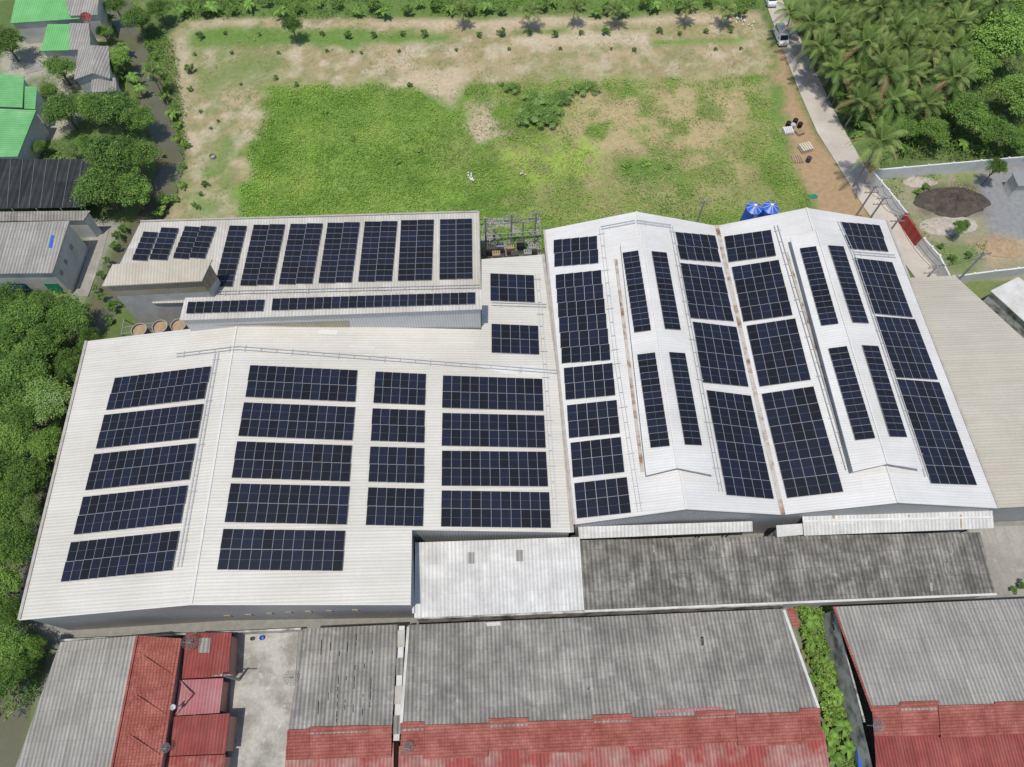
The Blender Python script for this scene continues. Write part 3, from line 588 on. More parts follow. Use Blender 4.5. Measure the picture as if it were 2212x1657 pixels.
for i,(px,py) in enumerate(((300,712),(345,705),(385,702))):
    p=P(px,py,6.5); r=thing('dust_vat',['wide open grey vat furthest left below the tan tower','middle grey vat below the tan tower','grey vat nearest the narrow raised hall'][i],'tank',(p.x,p.y,0))
    MB().tube((p.x,p.y,0),(p.x,p.y,6.5),1.0,n=22,cap=False).build('body','dull_steel',r); m=MB()
    for k in range(22):
        a,b=k*2*math.pi/22,(k+1)*2*math.pi/22; m.bar((p.x+1.01*math.cos(a),p.y+1.01*math.sin(a),6.5),(p.x+1.01*math.cos(b),p.y+1.01*math.sin(b),6.5),.04)
    m.build('rim','gutter_steel',r); MB().tube((p.x,p.y,6.1),(p.x,p.y,6.2),.97,n=22).build('content','wood',r)
single(MB().bar(P(262,722,5),P(330,710,5),.05).bar(P(262,722,5),P(262,722,0),.05).bar(P(330,712,5),P(330,712,0),.05).bar(P(262,722,5),P(268,690,5),.05).bar(P(268,690,5),P(268,690,0),.05).bar(P(264,708,5),P(332,698,5),.05),'pipe_rack','dull_steel','low steel pipe rack at the foot of the tan tower','rack')
# ---------------- utility poles, transformer yard
def pole(px,py,h,label,arms=1,group='concrete utility poles'):
    p=P(px,py,h); r=thing('utility_pole',label,'utility pole',(p.x,p.y,0),group)
    MB().tube((p.x,p.y,0),(p.x,p.y,h),.18,.12,n=8).build('mast','post_concrete',r)
    for k in range(arms):
        z=h-.4-k*1.2; MB().bar((p.x-1.1,p.y,z),(p.x+1.1,p.y,z),.05).build('crossarm','dull_steel',r)
        for s in(-1.0,-.4,.4,1.0): MB().tube((p.x+s,p.y,z),(p.x+s,p.y,z+.3),.06,.04,n=6).build('insulator','wood',r)
    return Vector((p.x,p.y,h-.1))
tops=[pole(1523,432,9,'lone utility pole in the field edge behind the twin hall',1)]
tp=[]
for px,py,lb,h in ((1912,425,'utility pole at the rear corner of the twin hall beside the road',10),(1950,462,'utility pole standing by the red gate',10),(2025,575,'utility pole between the road and the compound wall',10),(2128,545,'utility pole at the front of the walled compound',10),(1893,400,'utility pole on the road verge nearest the palm grove',9)): tp.append(pole(px,py,h,lb,2))
pole(478,1458,6,'small concrete pole between the red tin roofs and the concrete lane',1)
def wire(a,b,label,n=3):
    r=thing('power_line',label,'cable',(a+b)/2)
    for k in range(n):
        m=MB(); o=Vector((-1.0+k*1.0,0,.1)); pr=a+o
        for i in range(1,9):
            t=i/8; q=a.lerp(b,t)+o-Vector((0,0,4*.7*t*(1-t))); m.bar(pr,q,.02); pr=q
        m.build('wire','dark_steel',r)
wire(tp[4],tp[0],'power lines along the road verge'); wire(tp[0],tp[1],'power lines crossing towards the red gate'); wire(tp[1],tp[2],'power lines above the compound wall'); wire(tp[2],tp[3],'power lines entering the walled compound')
struct(MB().poly([P(*p,.16) for p in [(1040,470),(1168,470),(1172,640),(1040,640)]]),'yard_slab','concrete')
for i,(px,py) in enumerate(((1048,470),(1105,462),(1158,458),(1068,492),(1130,478))):
    pole(px,py,7.5,'portal pole of the transformer yard, '+ORD[i]+' of five',2,'poles of the transformer yard')
for i,(px,py) in enumerate(((1058,532),(1080,526),(1102,530),(1125,520),(1150,530),(1072,545),(1112,545),(1140,542))):
    p=P(px,py,3.2); r=thing('transformer','finned transformer on a plinth in the yard, '+ORD[i]+' of eight','transformer',(p.x,p.y,0),'transformers in the yard')
    MB().bx(p.x-.6,p.x+.6,p.y-.45,p.y+.45,1.4,3.0).build('tank',('dark_steel','dull_steel','wood')[i%3],r)
    m=MB(); [m.bx(p.x-.5+k*.2,p.x-.45+k*.2,p.y-.7,p.y+.7,1.6,2.8) for k in range(6)]; m.build('cooling_fins','dark_steel',r)
    for s in(-.35,0,.35): MB().tube((p.x+s,p.y,3.0),(p.x+s,p.y,3.5),.09,.05,n=8).build('bushing','wood',r)
    MB().bx(p.x-.7,p.x+.7,p.y-.55,p.y+.55,0,1.4).build('plinth','post_concrete',r)
for i,yy in enumerate((478,508)):
    a,b=P(1050,yy,6.2),P(1160,yy-8,6.2); m=MB()
    m.bar(a,b,.06).bar(a-Vector((0,0,.8)),b-Vector((0,0,.8)),.05)
    for k in range(8):
        p=a.lerp(b,k/7); m.bar(p,p-Vector((0,0,.8)),.035)
    single(m,'busbar_frame','dull_steel',['rear','front'][i]+' steel busbar beam over the transformer yard','frame')
a=[P(1042,552,0),P(1165,548,0)]; m=MB()
for z in (1,2,3): m.bar(a[0]+Vector((0,0,z)),a[1]+Vector((0,0,z)),.03)
for k in range(12): p=a[0].lerp(a[1],k/11); m.bar(p,p+Vector((0,0,3)),.04)
single(m,'yard_fence','dull_steel','steel fence on the near side of the transformer yard','fence')
# ---------------- compound wall, gate
def wallseg(pts,h,mt,name,label,cat,t=.12,group=None):
    w=[P(*p,h) for p in pts]; r=thing(name,label,cat,centre(w),group)
    for a,b in zip(w[:-1],w[1:]):
        d=(b-a).normalized(); s=Vector((-d.y,d.x,0))*t
        MB().box((a+b)/2-Vector((0,0,h/2)),(b-a)/2,s,(0,0,h/2)).build('wall_panel',mt,r)
        n=max(2,int((b-a).length/4))
        for k in range(n): 
            p=a.lerp(b,k/n); MB().bx(p.x-.17,p.x+.17,p.y-.17,p.y+.17,0,h+.12).build('pillar',mt,r)
wallseg([(1900,366),(2060,352),(2240,336)],2.4,'white_paint','boundary_wall','long white wall along the back of the walled compound','wall')
wallseg([(1888,372),(1920,410),(1962,462)],2.4,'white_paint','boundary_wall','white wall stretch between the road and the compound, rear of the red gate','wall')
wallseg([(1997,515),(2030,552),(2052,595)],2.4,'white_paint','boundary_wall','white wall stretch between the red gate and the beige hall','wall')
wallseg([(1958,462),(1992,512)],2.3,'red_gate_paint','sliding_gate','red sheet metal gate in the white compound wall','gate')
wallseg([(2060,597),(2150,585),(2250,574)],2.2,'white_paint','boundary_wall','white front wall of the walled compound beside the beige hall','wall')
def mound(px,py,rx,ry,h,mt,name,label,seed):
    p=P(px,py,h*.4); n=44; vs=[(p.x,p.y,h)];fs=[]
    for j in range(1,15):
        for i in range(n):
            a=2*math.pi*i/n; rr=j/14
            e=.75+.9*float(fbm(np.array([p.x+3*math.cos(a)]),np.array([p.y+3*math.sin(a)]),2.2,seed+9)[0])*.6
            xx,yy=p.x+rx*rr*e*math.cos(a),p.y+ry*rr*e*math.sin(a)
            nn=float(fbm(np.array([xx]),np.array([yy]),1.3,seed)[0])
            z=h*(1-rr**1.2)*(.2+1.6*nn)+.1*nn if j<14 else -.1
            vs.append((xx,yy,z))
    for i in range(n): fs.append([0,1+i,1+(i+1)%n])
    for j in range(13):
        for i in range(n): fs.append([1+j*n+i,1+(j+1)*n+i,1+(j+1)*n+(i+1)%n,1+j*n+(i+1)%n])
    single(MB().add(vs,fs),name,mt,label,'pile')
mound(2062,432,6.0,3.4,1.1,'soil_black','soil_pile','heap of black soil inside the white walled compound',3)
mound(2050,487,5.0,2.0,.5,'rubble','rubble_pile','pale rubble spread in front of the black soil heap',5)
mound(2165,532,3.8,2.2,.8,'rubble_tan','rubble_pile','tan rubble heap near the front compound wall',8)
mound(1990,392,3.0,1.3,.4,'rubble','rubble_pile','small pale rubble patch behind the black soil heap',9)
hh=[P(2140,628,3.5),P(2200,598,3.5),P(2420,760,3.5),P(2330,800,3.5)]
building('workshop','white flat roofed building cut by the right edge beyond the beige hall','building',[(hh,'plaster')],hh,'dirty_plaster')
hh=[P(2186,372,3),P(2330,362,3),P(2330,398,3),P(2200,402,3)]
building('grey_house','dark grey roof corner inside the compound at the right edge','house',[(hh,'dull_steel')],hh,'plaster')
# ---------------- left village
def gable(label,a,b,c,d,e_,f,ze,zr,mt,wm,name='village_house',cat='house'):
    a,b=P(*a,ze),P(*b,ze);c,d=P(*c,zr),P(*d,zr);e_,f=P(*e_,ze),P(*f,ze)
    return building(name,label,cat,[([a,b,d,c],mt),([c,d,f,e_],mt)],[a,c,e_,f,d,b],wm)
def flat(label,pts,z,mt,wm,name='village_house',cat='house',dz=.5):
    pp=[P(*p,z+(dz if i<2 else 0)) for i,p in enumerate(pts)]
    return building(name,label,cat,[(pp,mt)],pp,wm)
flat('green roofed house at the very top left corner',[(35,-10),(190,-8),(172,40),(22,50)],4.5,'green_tin','plaster')
flat('grey topped slab roof beside the top left green roof',[(140,-12),(215,-12),(210,32),(150,34)],5.0,'fibre_roof_light','plaster')
flat('small green tin roof next to the red satellite dish',[(103,52),(150,52),(150,108),(88,110)],4,'green_tin','plaster')
flat('weathered grey roof adjoining the small green roof',[(150,50),(192,50),(196,106),(142,108)],4,'fibre_roof_light','plaster')
gable('pale patched roof house on the canal bank',(170,98),(160,172),(203,98),(200,158),(235,100),(238,170),4,4.8,'fibre_roof_light','plaster')
flat('small grey lean-to below the patched roof house',[(198,168),(250,168),(252,196),(196,200)],3,'fibre_roof_light','plaster')
flat('large bright green tin roof at the left edge, upper part',[(-60,155),(52,164),(48,232),(-60,228)],4.8,'green_tin_side','plaster')
flat('large bright green tin roof at the left edge, lower part',[(-60,232),(78,238),(38,338),(-60,340)],4.2,'green_tin_side','plaster')
flat('narrow green tin roof wing with white gable trim',[(50,186),(80,188),(76,236),(46,234)],4.4,'green_tin_side','white_paint')
nt_=[P(-80,345,3.6),P(205,343,3.6),P(182,448,3.4),P(-80,452,3.4)]
r=thing('shade_net','black shade netting stretched over a nursery frame at the left edge','shade net',centre(nt_)); MB().slab(nt_,.05).build('net','black_net',r)
for i in range(6):
    for j in range(2):
        p=nt_[0].lerp(nt_[1],i/5) if j==0 else nt_[3].lerp(nt_[2],i/5); MB().bar(p-Vector((0,0,.06)),Vector((p.x,p.y,0)),.06).build('post','galvanised',r)
for i in range(12):
    a,b=nt_[0].lerp(nt_[1],i/11)+Vector((0,0,.05)),nt_[3].lerp(nt_[2],i/11)+Vector((0,0,.05)); MB().bar(a,b,.02).build('ridge_wire','dull_steel',r)
flat('strip of mossy tin roof between the shade net and the white house',[(-60,458),(195,455),(180,476),(-60,478)],4.4,'fibre_roof','plaster')
whz=6.2; a0=[P(-60,482,whz),P(150,477,whz),P(113,590,whz-.6),P(-60,592,whz-.6)]
r=building('canal_house','white house with grey corrugated roof and blue doors by the canal','house',[(a0,'fibre_roof_light')],a0,'plaster')
wi=inset(a0,.25)
for xx,ww,mt,nm in ((10,52,'blue_door','blue roller door'),(103,28,'green_door','green door')):
    p,q_=PV(xx,622,wi[3],wi[2],.08),PV(xx+ww,622,wi[3],wi[2],.08); MB().box((p+q_)/2,(q_-p)/2,(0,.04,0),(0,0,1.1)).build('door',mt,r,label=nm)
pa_,pb_=wi[1],wi[2]; dd=(pb_-pa_); nn=Vector((-dd.y,dd.x,0)).normalized(); nn=nn if nn.x>0 else -nn
for k in (.3,.62,.85):
    c_=pa_.lerp(pb_,k); c_=Vector((c_.x,c_.y,3.6))+nn*.03; MB().box(c_,dd.normalized()*.3,nn*.04,(0,0,.35)).build('window','dull_steel',r)
MB().slab([PP(a,b,plane(*a0[:3]),.06) for a,b in ((110,508),(116,508),(112,535),(105,535))],.03).build('blue_sheet','blue_paint',r)
def dish(px,py,z,label,mt='dish_mesh',rad=.8,tilt=(.35,-.2)):
    p=P(px,py,z); n=Vector((tilt[0],tilt[1],.9)).normalized(); r=thing('satellite_dish',label,'satellite dish',p,'satellite dishes on the roofs')
    x=n.cross(Vector((0,1,0))).normalized(); y=n.cross(x); N=24
    solid=(mt!='dish_mesh')
    if solid:
        m=MB(); vs=[]
        for j in range(5):
            for i in range(N):
                a=2*math.pi*i/N; rr=rad*(j+.3)/4.3; vs.append(p+n*(.6+.28*(rr/rad)**2)+(x*math.cos(a)+y*math.sin(a))*rr)
        m.add(vs,[[j*N+i,j*N+(i+1)%N,(j+1)*N+(i+1)%N,(j+1)*N+i] for j in range(4) for i in range(N)]); m.build('reflector',mt,r)
    else:
        m=MB(); pt=lambda rr,a:p+n*(.6+.28*(rr/rad)**2)+(x*math.cos(a)+y*math.sin(a))*rr
        for j in range(1,6):
            for i in range(N):
                a,b=2*math.pi*i/N,2*math.pi*(i+1)/N; m.bar(pt(rad*j/5,a),pt(rad*j/5,b),.018)
        for i in range(12):
            a=math.pi*i/6
            for j in range(4): m.bar(pt(rad*(j*.25),a),pt(rad*(j*.25+.25),a),.015)
        m.build('mesh_reflector',mt,r)
    MB().tube(p-Vector((0,0,1.2)),p+n*.6,.05).build('mast','dull_steel',r)
    m=MB(); f_=p+n*1.3
    for k in range(3):
        a=k*2.1; m.bar(p+n*.85+(x*math.cos(a)+y*math.sin(a))*rad*.95,f_,.015)
    m.tube(f_,f_+n*.12,.06).build('feed_arm','dull_steel',r)
dish(627,1462,5.2,'grey mesh dish on the roof edge beside the concrete lane'); dish(410,1386,4.2,'grey mesh dish over the dark red lean-to')
dish(1884,1566,6.3,'grey mesh dish at the corner of the lower right row house'); dish(876,1612,6.0,'grey mesh dish at the left end of the longest tile band',rad=.6)
dish(357,1612,4.5,'small grey mesh dish beside the lower left tin roofs',rad=.5); dish(374,1525,4.8,'small white dish beside the pink tin roof','white_paint',.3)
dish(188,43,5.5,'red dish on the village roof by the canal','red_tin',.9)
# ---------------- vehicles
def car(px,py,ang,label,van=True):
    p=P(px,py,.1); Lh=2.4 if van else 2.15; wd=.86; hh=1.9 if van else 1.5
    r=thing('parked_van' if van else 'parked_car',label,'van' if van else 'car',(0,0,0))
    prof=[(-Lh,.35),(-Lh,.95),(-Lh+.1,1.15),(-Lh+.25,hh-.1),(-Lh+.45,hh),(.9 if van else .5,hh),(1.25 if van else 1.0,hh-.15),(Lh-.55 if van else 1.5,1.08),(Lh-.1,.9),(Lh,.6),(Lh,.35)] 
    n=len(prof); vs=[(a,s*wd*(1 if b<1.1 else .88),b) for s in(-1,1) for a,b in prof]
    fs=[list(range(n))[::-1],list(range(n,2*n))]+[[i,(i+1)%n,(i+1)%n+n,i+n] for i in range(n)]
    MB().add(vs,fs).build('body','car_paint',r)
    a,b=prof[6],prof[7]
    MB().add([(a[0]+.06,-.7,a[1]-.02),(a[0]+.06,.7,a[1]-.02),(b[0]+.02,.78,b[1]+.06),(b[0]+.02,-.78,b[1]+.06)],[[3,2,1,0]]).build('windscreen','glass_dark',r)
    MB().add([(-Lh+.1-.01,-.7,1.2),(-Lh+.1-.01,.7,1.2),(-Lh+.23,.68,hh-.15),(-Lh+.23,-.68,hh-.15)],[[0,1,2,3]]).build('rear_window','glass_dark',r)
    for s in(-1,1):
        MB().add([(-Lh+.5,s*(wd*.88+.012),1.15),(1.4,s*(wd*.88+.012),1.15),(.95,s*(wd*.88+.012),hh-.15),(-Lh+.55,s*(wd*.88+.012),hh-.15)],[[0,1,2,3]]).build('side_window','glass_dark',r)
        MB().bx(Lh-.04,Lh+.03,s*.62-.15,s*.62+.15,.62,.78).build('headlight','clear_lamp',r); MB().bx(-Lh-.03,-Lh+.04,s*.68-.08,s*.68+.08,.75,1.1).build('tail_light','red_lamp',r)
        for xx in(-Lh+.85,Lh-.85):
            w=MB().tube((xx,s*(wd-.2),.33),(xx,s*(wd+.02),.33),.33,n=16).build('wheel','black_rubber',r); child(MB().tube((xx,s*(wd+.0),.33),(xx,s*(wd+.03),.33),.2,n=10),'rim',['galvanised'],w,r)
        MB().bx(1.15,1.3,s*(wd+.02)-.08,s*(wd+.02)+.08,1.1,1.25).build('mirror','black_rubber',r)
    r.location=(p.x,p.y,.1); r.rotation_euler=(0,0,ang)
d_=P(1700,130)-P(1655,10); an_=math.atan2(d_.y,d_.x)
car(1684,84,an_,'white van on the narrow concrete road beside the palm grove'); car(1661,3,an_,'white car at the far end of the road, cut by the top edge',False)
# ---------------- odds and ends near road
def stack(px,py,w,l,n,mt,name,label,rz=.2,th=.12):
    p=P(px,py,.2); r=thing(name,label,'stack',(0,0,0))
    for k in range(n):
        m=MB(); jx,jy=random.uniform(-.06,.06),random.uniform(-.06,.06)
        for i in range(5): m.bx(-w+jx+i*w*.42,-w+w*.32+jx+i*w*.42,-l+jy,l+jy,k*th*1.3+th*.5,k*th*1.3+th)
        m.bx(-w+jx,w+jx,-l,-l+.1,k*th*1.3,k*th*1.3+th*.5); m.bx(-w+jx,w+jx,l-.1,l,k*th*1.3,k*th*1.3+th*.5); m.build('pallet',mt,r)
    r.location=(p.x,p.y,.05); r.rotation_euler=(0,0,rz)
stack(1739,321,1.0,.85,5,'pale_board','board_stack','stack of pale boards on the dirt verge of the road',.3)
stack(1722,344,.9,.8,2,'wood','pallet_stack','low wooden pallet stack on the verge below the pale boards',.1)
stack(1702,284,.8,.7,4,'white_paint','crate_stack','white crate stack in the junk pile by the road',.1); stack(1727,286,.6,.6,3,'wood','crate_stack','brown crate stack right of the white one by the road',.4)
for i,(px,py,mt) in enumerate(((1703,268,'black_rubber'),(1718,262,'black_rubber'),(1712,272,'galvanised'),(1728,270,'black_rubber'),(1747,344,'dark_steel'))):
    p=P(px,py,.5); m=MB().tube((p.x,p.y,0),(p.x,p.y,.85),.42,n=14).tube((p.x,p.y,.85),(p.x,p.y,.9),.44,n=14)
    single(m,'oil_drum',mt,['dark drum at the left of the junk by the road','dark drum at the top of the junk by the road','grey drum in the middle of the junk by the road','dark drum at the right of the junk by the road','dark drum beside the low pallet stack'][i],'drum')
for i,(px,py,mt,rd_) in enumerate(((566,1378,'blue_paint',.28),(545,1380,'dark_steel',.22))):
    p=P(px,py,.3); m=MB().tube((p.x,p.y,.05),(p.x,p.y,.45),rd_*.8,rd_,n=14,cap=False).tube((p.x,p.y,.07),(p.x,p.y,.1),rd_*.78,n=14)
    single(m,'plastic_basin',mt,['blue','black'][i]+' basin at the far end of the concrete lane','basin')
p=P(1757,424,.1); m=MB()
for k in range(7):
    a=k*.9; m.add([(p.x,p.y,.7),(p.x+.9*math.cos(a),p.y+.5*math.sin(a),.05),(p.x+.9*math.cos(a+.9),p.y+.5*math.sin(a+.9),.05)],[[0,1,2]])
single(m,'tarpaulin','green_door','crumpled green tarpaulin on the dirt behind the twin hall','tarpaulin')
def litter(px,py,s,label,mt='white_paint'):
    p=P(px,py,.2); r=thing('litter_heap',label,'litter',(p.x,p.y,0))
    for k in range(7): MB().box((p.x+random.gauss(0,s),p.y+random.gauss(0,s),.4+random.random()*.2),(.10,.04,.04),(0,.08,.05),(.02,0,.03)).build('scrap',mt,r)
litter(1015,383,.35,'scatter of white litter in the lush grass'); litter(1020,390,.25,'smaller scrap of white litter in the grass just below the other'); litter(1126,377,.25,'pale board scrap in the grass right of the litter','pale_board'); litter(1608,50,.6,'white litter near the far right field corner'); litter(1594,44,.4,'pale scraps by the far right field corner','plaster')
p=P(460,340,.1); single(MB().tube((p.x,p.y,0),(p.x,p.y,.5),.5,.5,n=16,cap=False).tube((p.x,p.y,.1),(p.x,p.y,.15),.45,n=16),'well_ring','post_concrete','concrete ring on the bare ground right of the canal','ring')
# ---------------- vegetation
def leafmesh(name,Pt,Nr,S,asp,mats,mi,bend=0):
    n=len(Pt); Nr=Nr/np.linalg.norm(Nr,axis=1,keepdims=True); rv=rng.standard_normal((n,3)); a=np.cross(Nr,rv); a/=np.linalg.norm(a,axis=1,keepdims=True); b=np.cross(Nr,a)
    a=a*S[:,None]; b=b*(S*asp)[:,None]
    vs=np.stack([Pt-a,Pt-b*.8-Nr*S[:,None]*.15,Pt+a,Pt+b*.8-Nr*S[:,None]*.15],1).reshape(-1,3)
    return npmesh(name,vs,np.arange(4*n).reshape(n,4),mats,mi)
def crown(name,Rx,Rz,zc,nb,nl,ls,mats,w):
    Pt=[];Nr=[];mi=[]
    for k in range(nb):
        u=rng.standard_normal(3); u/=np.linalg.norm(u); u[2]=abs(u[2])*.9-.25
        c=np.array([u[0]*Rx,u[1]*Rx,u[2]*Rz])*rng.uniform(.3,.88)+[0,0,zc]; r=Rx*rng.uniform(.15,.34); n=int(nl/nb)
        d=rng.standard_normal((n,3)); d/=np.linalg.norm(d,axis=1,keepdims=True); d[:,2]=np.where(d[:,2]<-.3,-d[:,2],d[:,2])
        Pt.append(c+d*r*rng.uniform(.5,1.25,(n,1))*[1,1,.7]); Nr.append(d*.7+rng.standard_normal((n,3))*.5+[0,0,.7])
        base=rng.choice(len(mats),p=w); mm=np.where(rng.random(n)<.5,base,rng.choice(len(mats),n,p=w)); mi.append(mm)
    Pt=np.concatenate(Pt);Nr=np.concatenate(Nr);mi=np.concatenate(mi)
    return leafmesh(name,Pt,Nr,rng.uniform(.6,1.3,len(Pt))*ls,.55,mats,mi)
def link(name,me,parent=None):
    o=bpy.data.objects.new(name,me); COL.objects.link(o); o.parent=parent; return o
def treeproto(name,cat,Rx,Rz,zc,nb,nl,ls,mats,w):
    r=thing(name,'x',cat,(0,0,0)); m=MB().tube((0,0,-.2),(0,0,zc-.5),.28,.18,n=8)
    for k in range(6):
        a=k*1.05+random.random()*.4; st_=Vector((0,0,zc*random.uniform(.4,.7))); en=Vector((math.cos(a)*Rx*.65,math.sin(a)*Rx*.65,zc+random.uniform(-.3,1)*Rz*.4)); m.tube(st_,en,.13,.04,n=6)
    m.build('trunk','bark',r); link('crown',crown(name+'_crown',Rx,Rz,zc,nb,nl,ls,mats,w),r); return r
kinds={}
kinds['dark']=[treeproto('broadleaf_tree','tree',4,2.6,4.5,44,9500,.155,['leaf_dark','leaf_mid','leaf_light'],[.45,.40,.15]) for _ in range(2)]
kinds['mid']=[treeproto('broadleaf_tree','tree',4,2.6,4.5,42,9000,.155,['leaf_dark','leaf_mid','leaf_light'],[.18,.47,.35]) for _ in range(2)]
kinds['bright']=[treeproto('broadleaf_tree','tree',4,2.6,4.5,44,9000,.155,['leaf_mid','leaf_light','leaf_bright'],[.25,.4,.35])]
kinds['pale']=[treeproto('broadleaf_tree','tree',4,2.6,4.5,46,9000,.13,['leaf_light','leaf_pale','leaf_mid'],[.35,.45,.2])]
def shrubproto(nl,ls,mats,w):
    r=thing('shrub','x','shrub',(0,0,0)); m=MB()
    for k in range(5): a=k*1.25; m.tube((0,0,0),(math.cos(a)*.35,math.sin(a)*.35,.7),.03,.015,n=5)
    m.build('stem','bark',r); link('foliage',crown('shrub_foliage',1,.9,.7,12,nl,ls,mats,w),r); return r
kinds['shrub']=[shrubproto(600,.12,['leaf_dark','leaf_mid','leaf_light'],[.35,.45,.2])]
kinds['reed']=[shrubproto(2600,.055,['leaf_mid','leaf_pale','leaf_light'],[.45,.25,.3])]
kinds['bshrub']=[shrubproto(600,.13,['leaf_mid','leaf_bright','leaf_yellow'],[.4,.5,.1])]
def frond(m,L,az,el,drop,wd,nl,mi):
    d=Vector((math.cos(az),math.sin(az),0)); s=Vector((-d.y,d.x,0)); p=Vector((0,0,0)); pr=None
    for i in range(nl+1):
        t=i/nl; q=d*(L*t*math.cos(el)*(1-.18*t))+Vector((0,0,L*(t*math.sin(el)-drop*t*t)))
        if pr is not None:
            m.add([pr-s*.03,pr+s*.03,q+s*.03,q-s*.03],[[0,1,2,3]],mi)
            w=wd*math.sin(math.pi*min(1,.12+t*.86))**.7
            for sg in(-1,1):
                tip=q+s*sg*w+d*w*.55-Vector((0,0,w*.45)); m.add([pr.lerp(q,.3),q,tip+d*.02,tip-d*.03],[[0,1,2,3]],mi)
        pr=q
def palmproto(name,cat,h,n,L,seed,wd=.75,nl=20,lean=.6):
    random.seed(seed); r=thing(name,'x',cat,(0,0,0)); m=MB(); pp=[Vector((lean*(t/6)**2,0,h*t/6)) for t in range(7)]
    for i in range(6): m.tube(pp[i],pp[i+1],.2-.012*i,.19-.012*i,n=7)
    m.build('trunk','palm_bark',r); m=MB()
    for k in range(n):
        az=k*2.399+random.uniform(-.25,.25); u=k/n; frond(m,L*random.uniform(.75,1.15),az,math.radians(65-78*u),.28+.32*u,wd*random.uniform(.8,1.1),nl,2 if (u>.88 and random.random()<.7) else random.choice((0,0,1)))
    m.v=[v+pp[-1] for v in m.v]; m.build('crown',['palm_a','palm_b','palm_dead'],r); return r
kinds['palm']=[palmproto('coconut_palm','palm',8,24+i,4.7,i) for i in (1,2,3,4)]
def bananaproto(seed):
    random.seed(seed); r=thing('banana_plant','x','banana plant',(0,0,0)); MB().tube((0,0,0),(0,0,1.6),.16,.1,n=7).build('stem','leaf_light',r); m=MB()
    for k in range(9):
        az=k*2.4; L=random.uniform(1.7,2.4); el=math.radians(random.uniform(25,70)); d=Vector((math.cos(az),math.sin(az),0)); s=Vector((-d.y,d.x,0)); pr=None
        for i in range(8):
            t=i/7; q=d*(L*t*math.cos(el))+Vector((0,0,1.6+L*(t*math.sin(el)-.75*t*t))); w=.33*math.sin(math.pi*min(1,.08+t*.9))**.6
            if pr: m.add([pr[0],pr[0]+s*pr[1]-Vector((0,0,.08)),q+s*w-Vector((0,0,.08)),q],[[0,1,2,3]],k%2); m.add([pr[0],q,q-s*w-Vector((0,0,.08)),pr[0]-s*pr[1]-Vector((0,0,.08))],[[0,1,2,3]],k%2)
            pr=(q,w)
    m.build('leaves',['leaf_light','leaf_mid'],r); return r
kinds['banana']=[bananaproto(4),bananaproto(9)]
random.seed(21); protos=[k for v in kinds.values() for k in v]
def plant(kind,px,py,rad,label,group,h=None):
    pr=random.choice(kinds[kind]); base={'shrub':1,'bshrub':1,'reed':1,'palm':4.2,'banana':2.0}.get(kind,4.0)
    H0={'shrub':1.4,'bshrub':1.4,'reed':1.4,'palm':8,'banana':2.5}.get(kind,6.5)
    s=rad/ppm(py,3)/base; hs=(h/H0) if h else s
    z=(h if h else H0*s)*(.95 if kind=='palm' else .62)
    p=P(px,py,z); return dup(pr,(p.x,p.y,0),random.uniform(0,6.28),(s,s,hs),label,group)
VG='trees crowded along the left of the factory'
rows=[('beside the rear left canal bend',[(60,690,58,'mid'),(150,690,50,'dark'),(15,650,45,'mid'),(200,742,28,'mid'),(100,655,34,'dark')]),('level with the rear of the cream hall',[(60,790,62,'mid'),(150,790,40,'dark'),(5,740,45,'dark'),(105,735,40,'mid')]),
('level with the rearmost solar blocks',[(15,860,60,'mid'),(112,865,60,'pale'),(60,905,40,'mid')]),('level with the middle solar blocks',[(35,955,55,'bright'),(105,965,42,'bright'),(5,1020,50,'mid'),(65,1040,50,'mid')]),
('level with the front solar blocks',[(15,1110,50,'mid'),(70,1110,38,'pale'),(45,1180,45,'mid'),(0,1190,40,'mid')]),('by front left corner of cream hall',[(15,1260,42,'bright'),(35,1320,32,'mid'),(-5,1330,40,'mid')]),('beside the lower left grey roof',[(30,1395,50,'bright'),(85,1395,24,'bright'),(10,1470,40,'mid'),(55,1445,28,'mid')])]
kn={'dark':'dark green dense','mid':'mid green leafy','bright':'bright green leafy','pale':'pale green feathery'}
for nm,l in rows:
    l=sorted(l)
    for i,(a,b,c,k) in enumerate(l): plant(k,a,b,c,f'{kn[k]} tree {nm}, {ORD[i]} from the left',VG,h=random.uniform(5,7.5))
vill=[(130,150,36,'mid','rounded tree between the village roofs'),(14,95,38,'dark','tree left of the small green village roof'),(300,45,36,'mid','tree on the canal bank at the top of the photo'),(345,22,28,'mid','tree right of the canal at the top edge'),(225,72,20,'bright','small bright tree behind the patched roof house'),(262,130,28,'bright','bright tree right of the patched roof house'),(140,240,46,'dark','dark tree right of the large green roof'),(205,232,42,'mid','tree in the middle of the village garden'),(248,240,52,'dark','broad dark tree on the canal bend'),(305,262,34,'mid','tree reaching over the canal water'),(245,345,60,'dark','large dark tree above the shade net corner'),(290,340,52,'mid','large tree beside the canal, right of the one above the net'),(225,410,60,'dark','largest dark tree covering the shade net edge'),(285,415,48,'mid','tree beside the canal near the long low hall'),(90,318,18,'mid','small tree at the foot of the green roof'),(158,328,22,'pale','pale tree behind the shade net'),(240,150,20,'dark','dark tree behind the canal lean-to'),(250,15,26,'dark','dark tree at the top edge between roofs and canal'),(110,200,24,'mid','small tree between the green roof and the garden'),(190,310,26,'mid','small tree between the garden and the shade net')]
for a,b,c,k,lb in vill: plant(k,a,b,c,lb,'trees around the village houses',h=c/ppm(b,3)*1.5+1)
def series(kind,lst,fmt,group,h=None):
    for i,(a,b,c) in enumerate(sorted(lst)): plant(kind,a,b,c,fmt.format(ORD[i] if i<30 else ORD[29]),group,h)
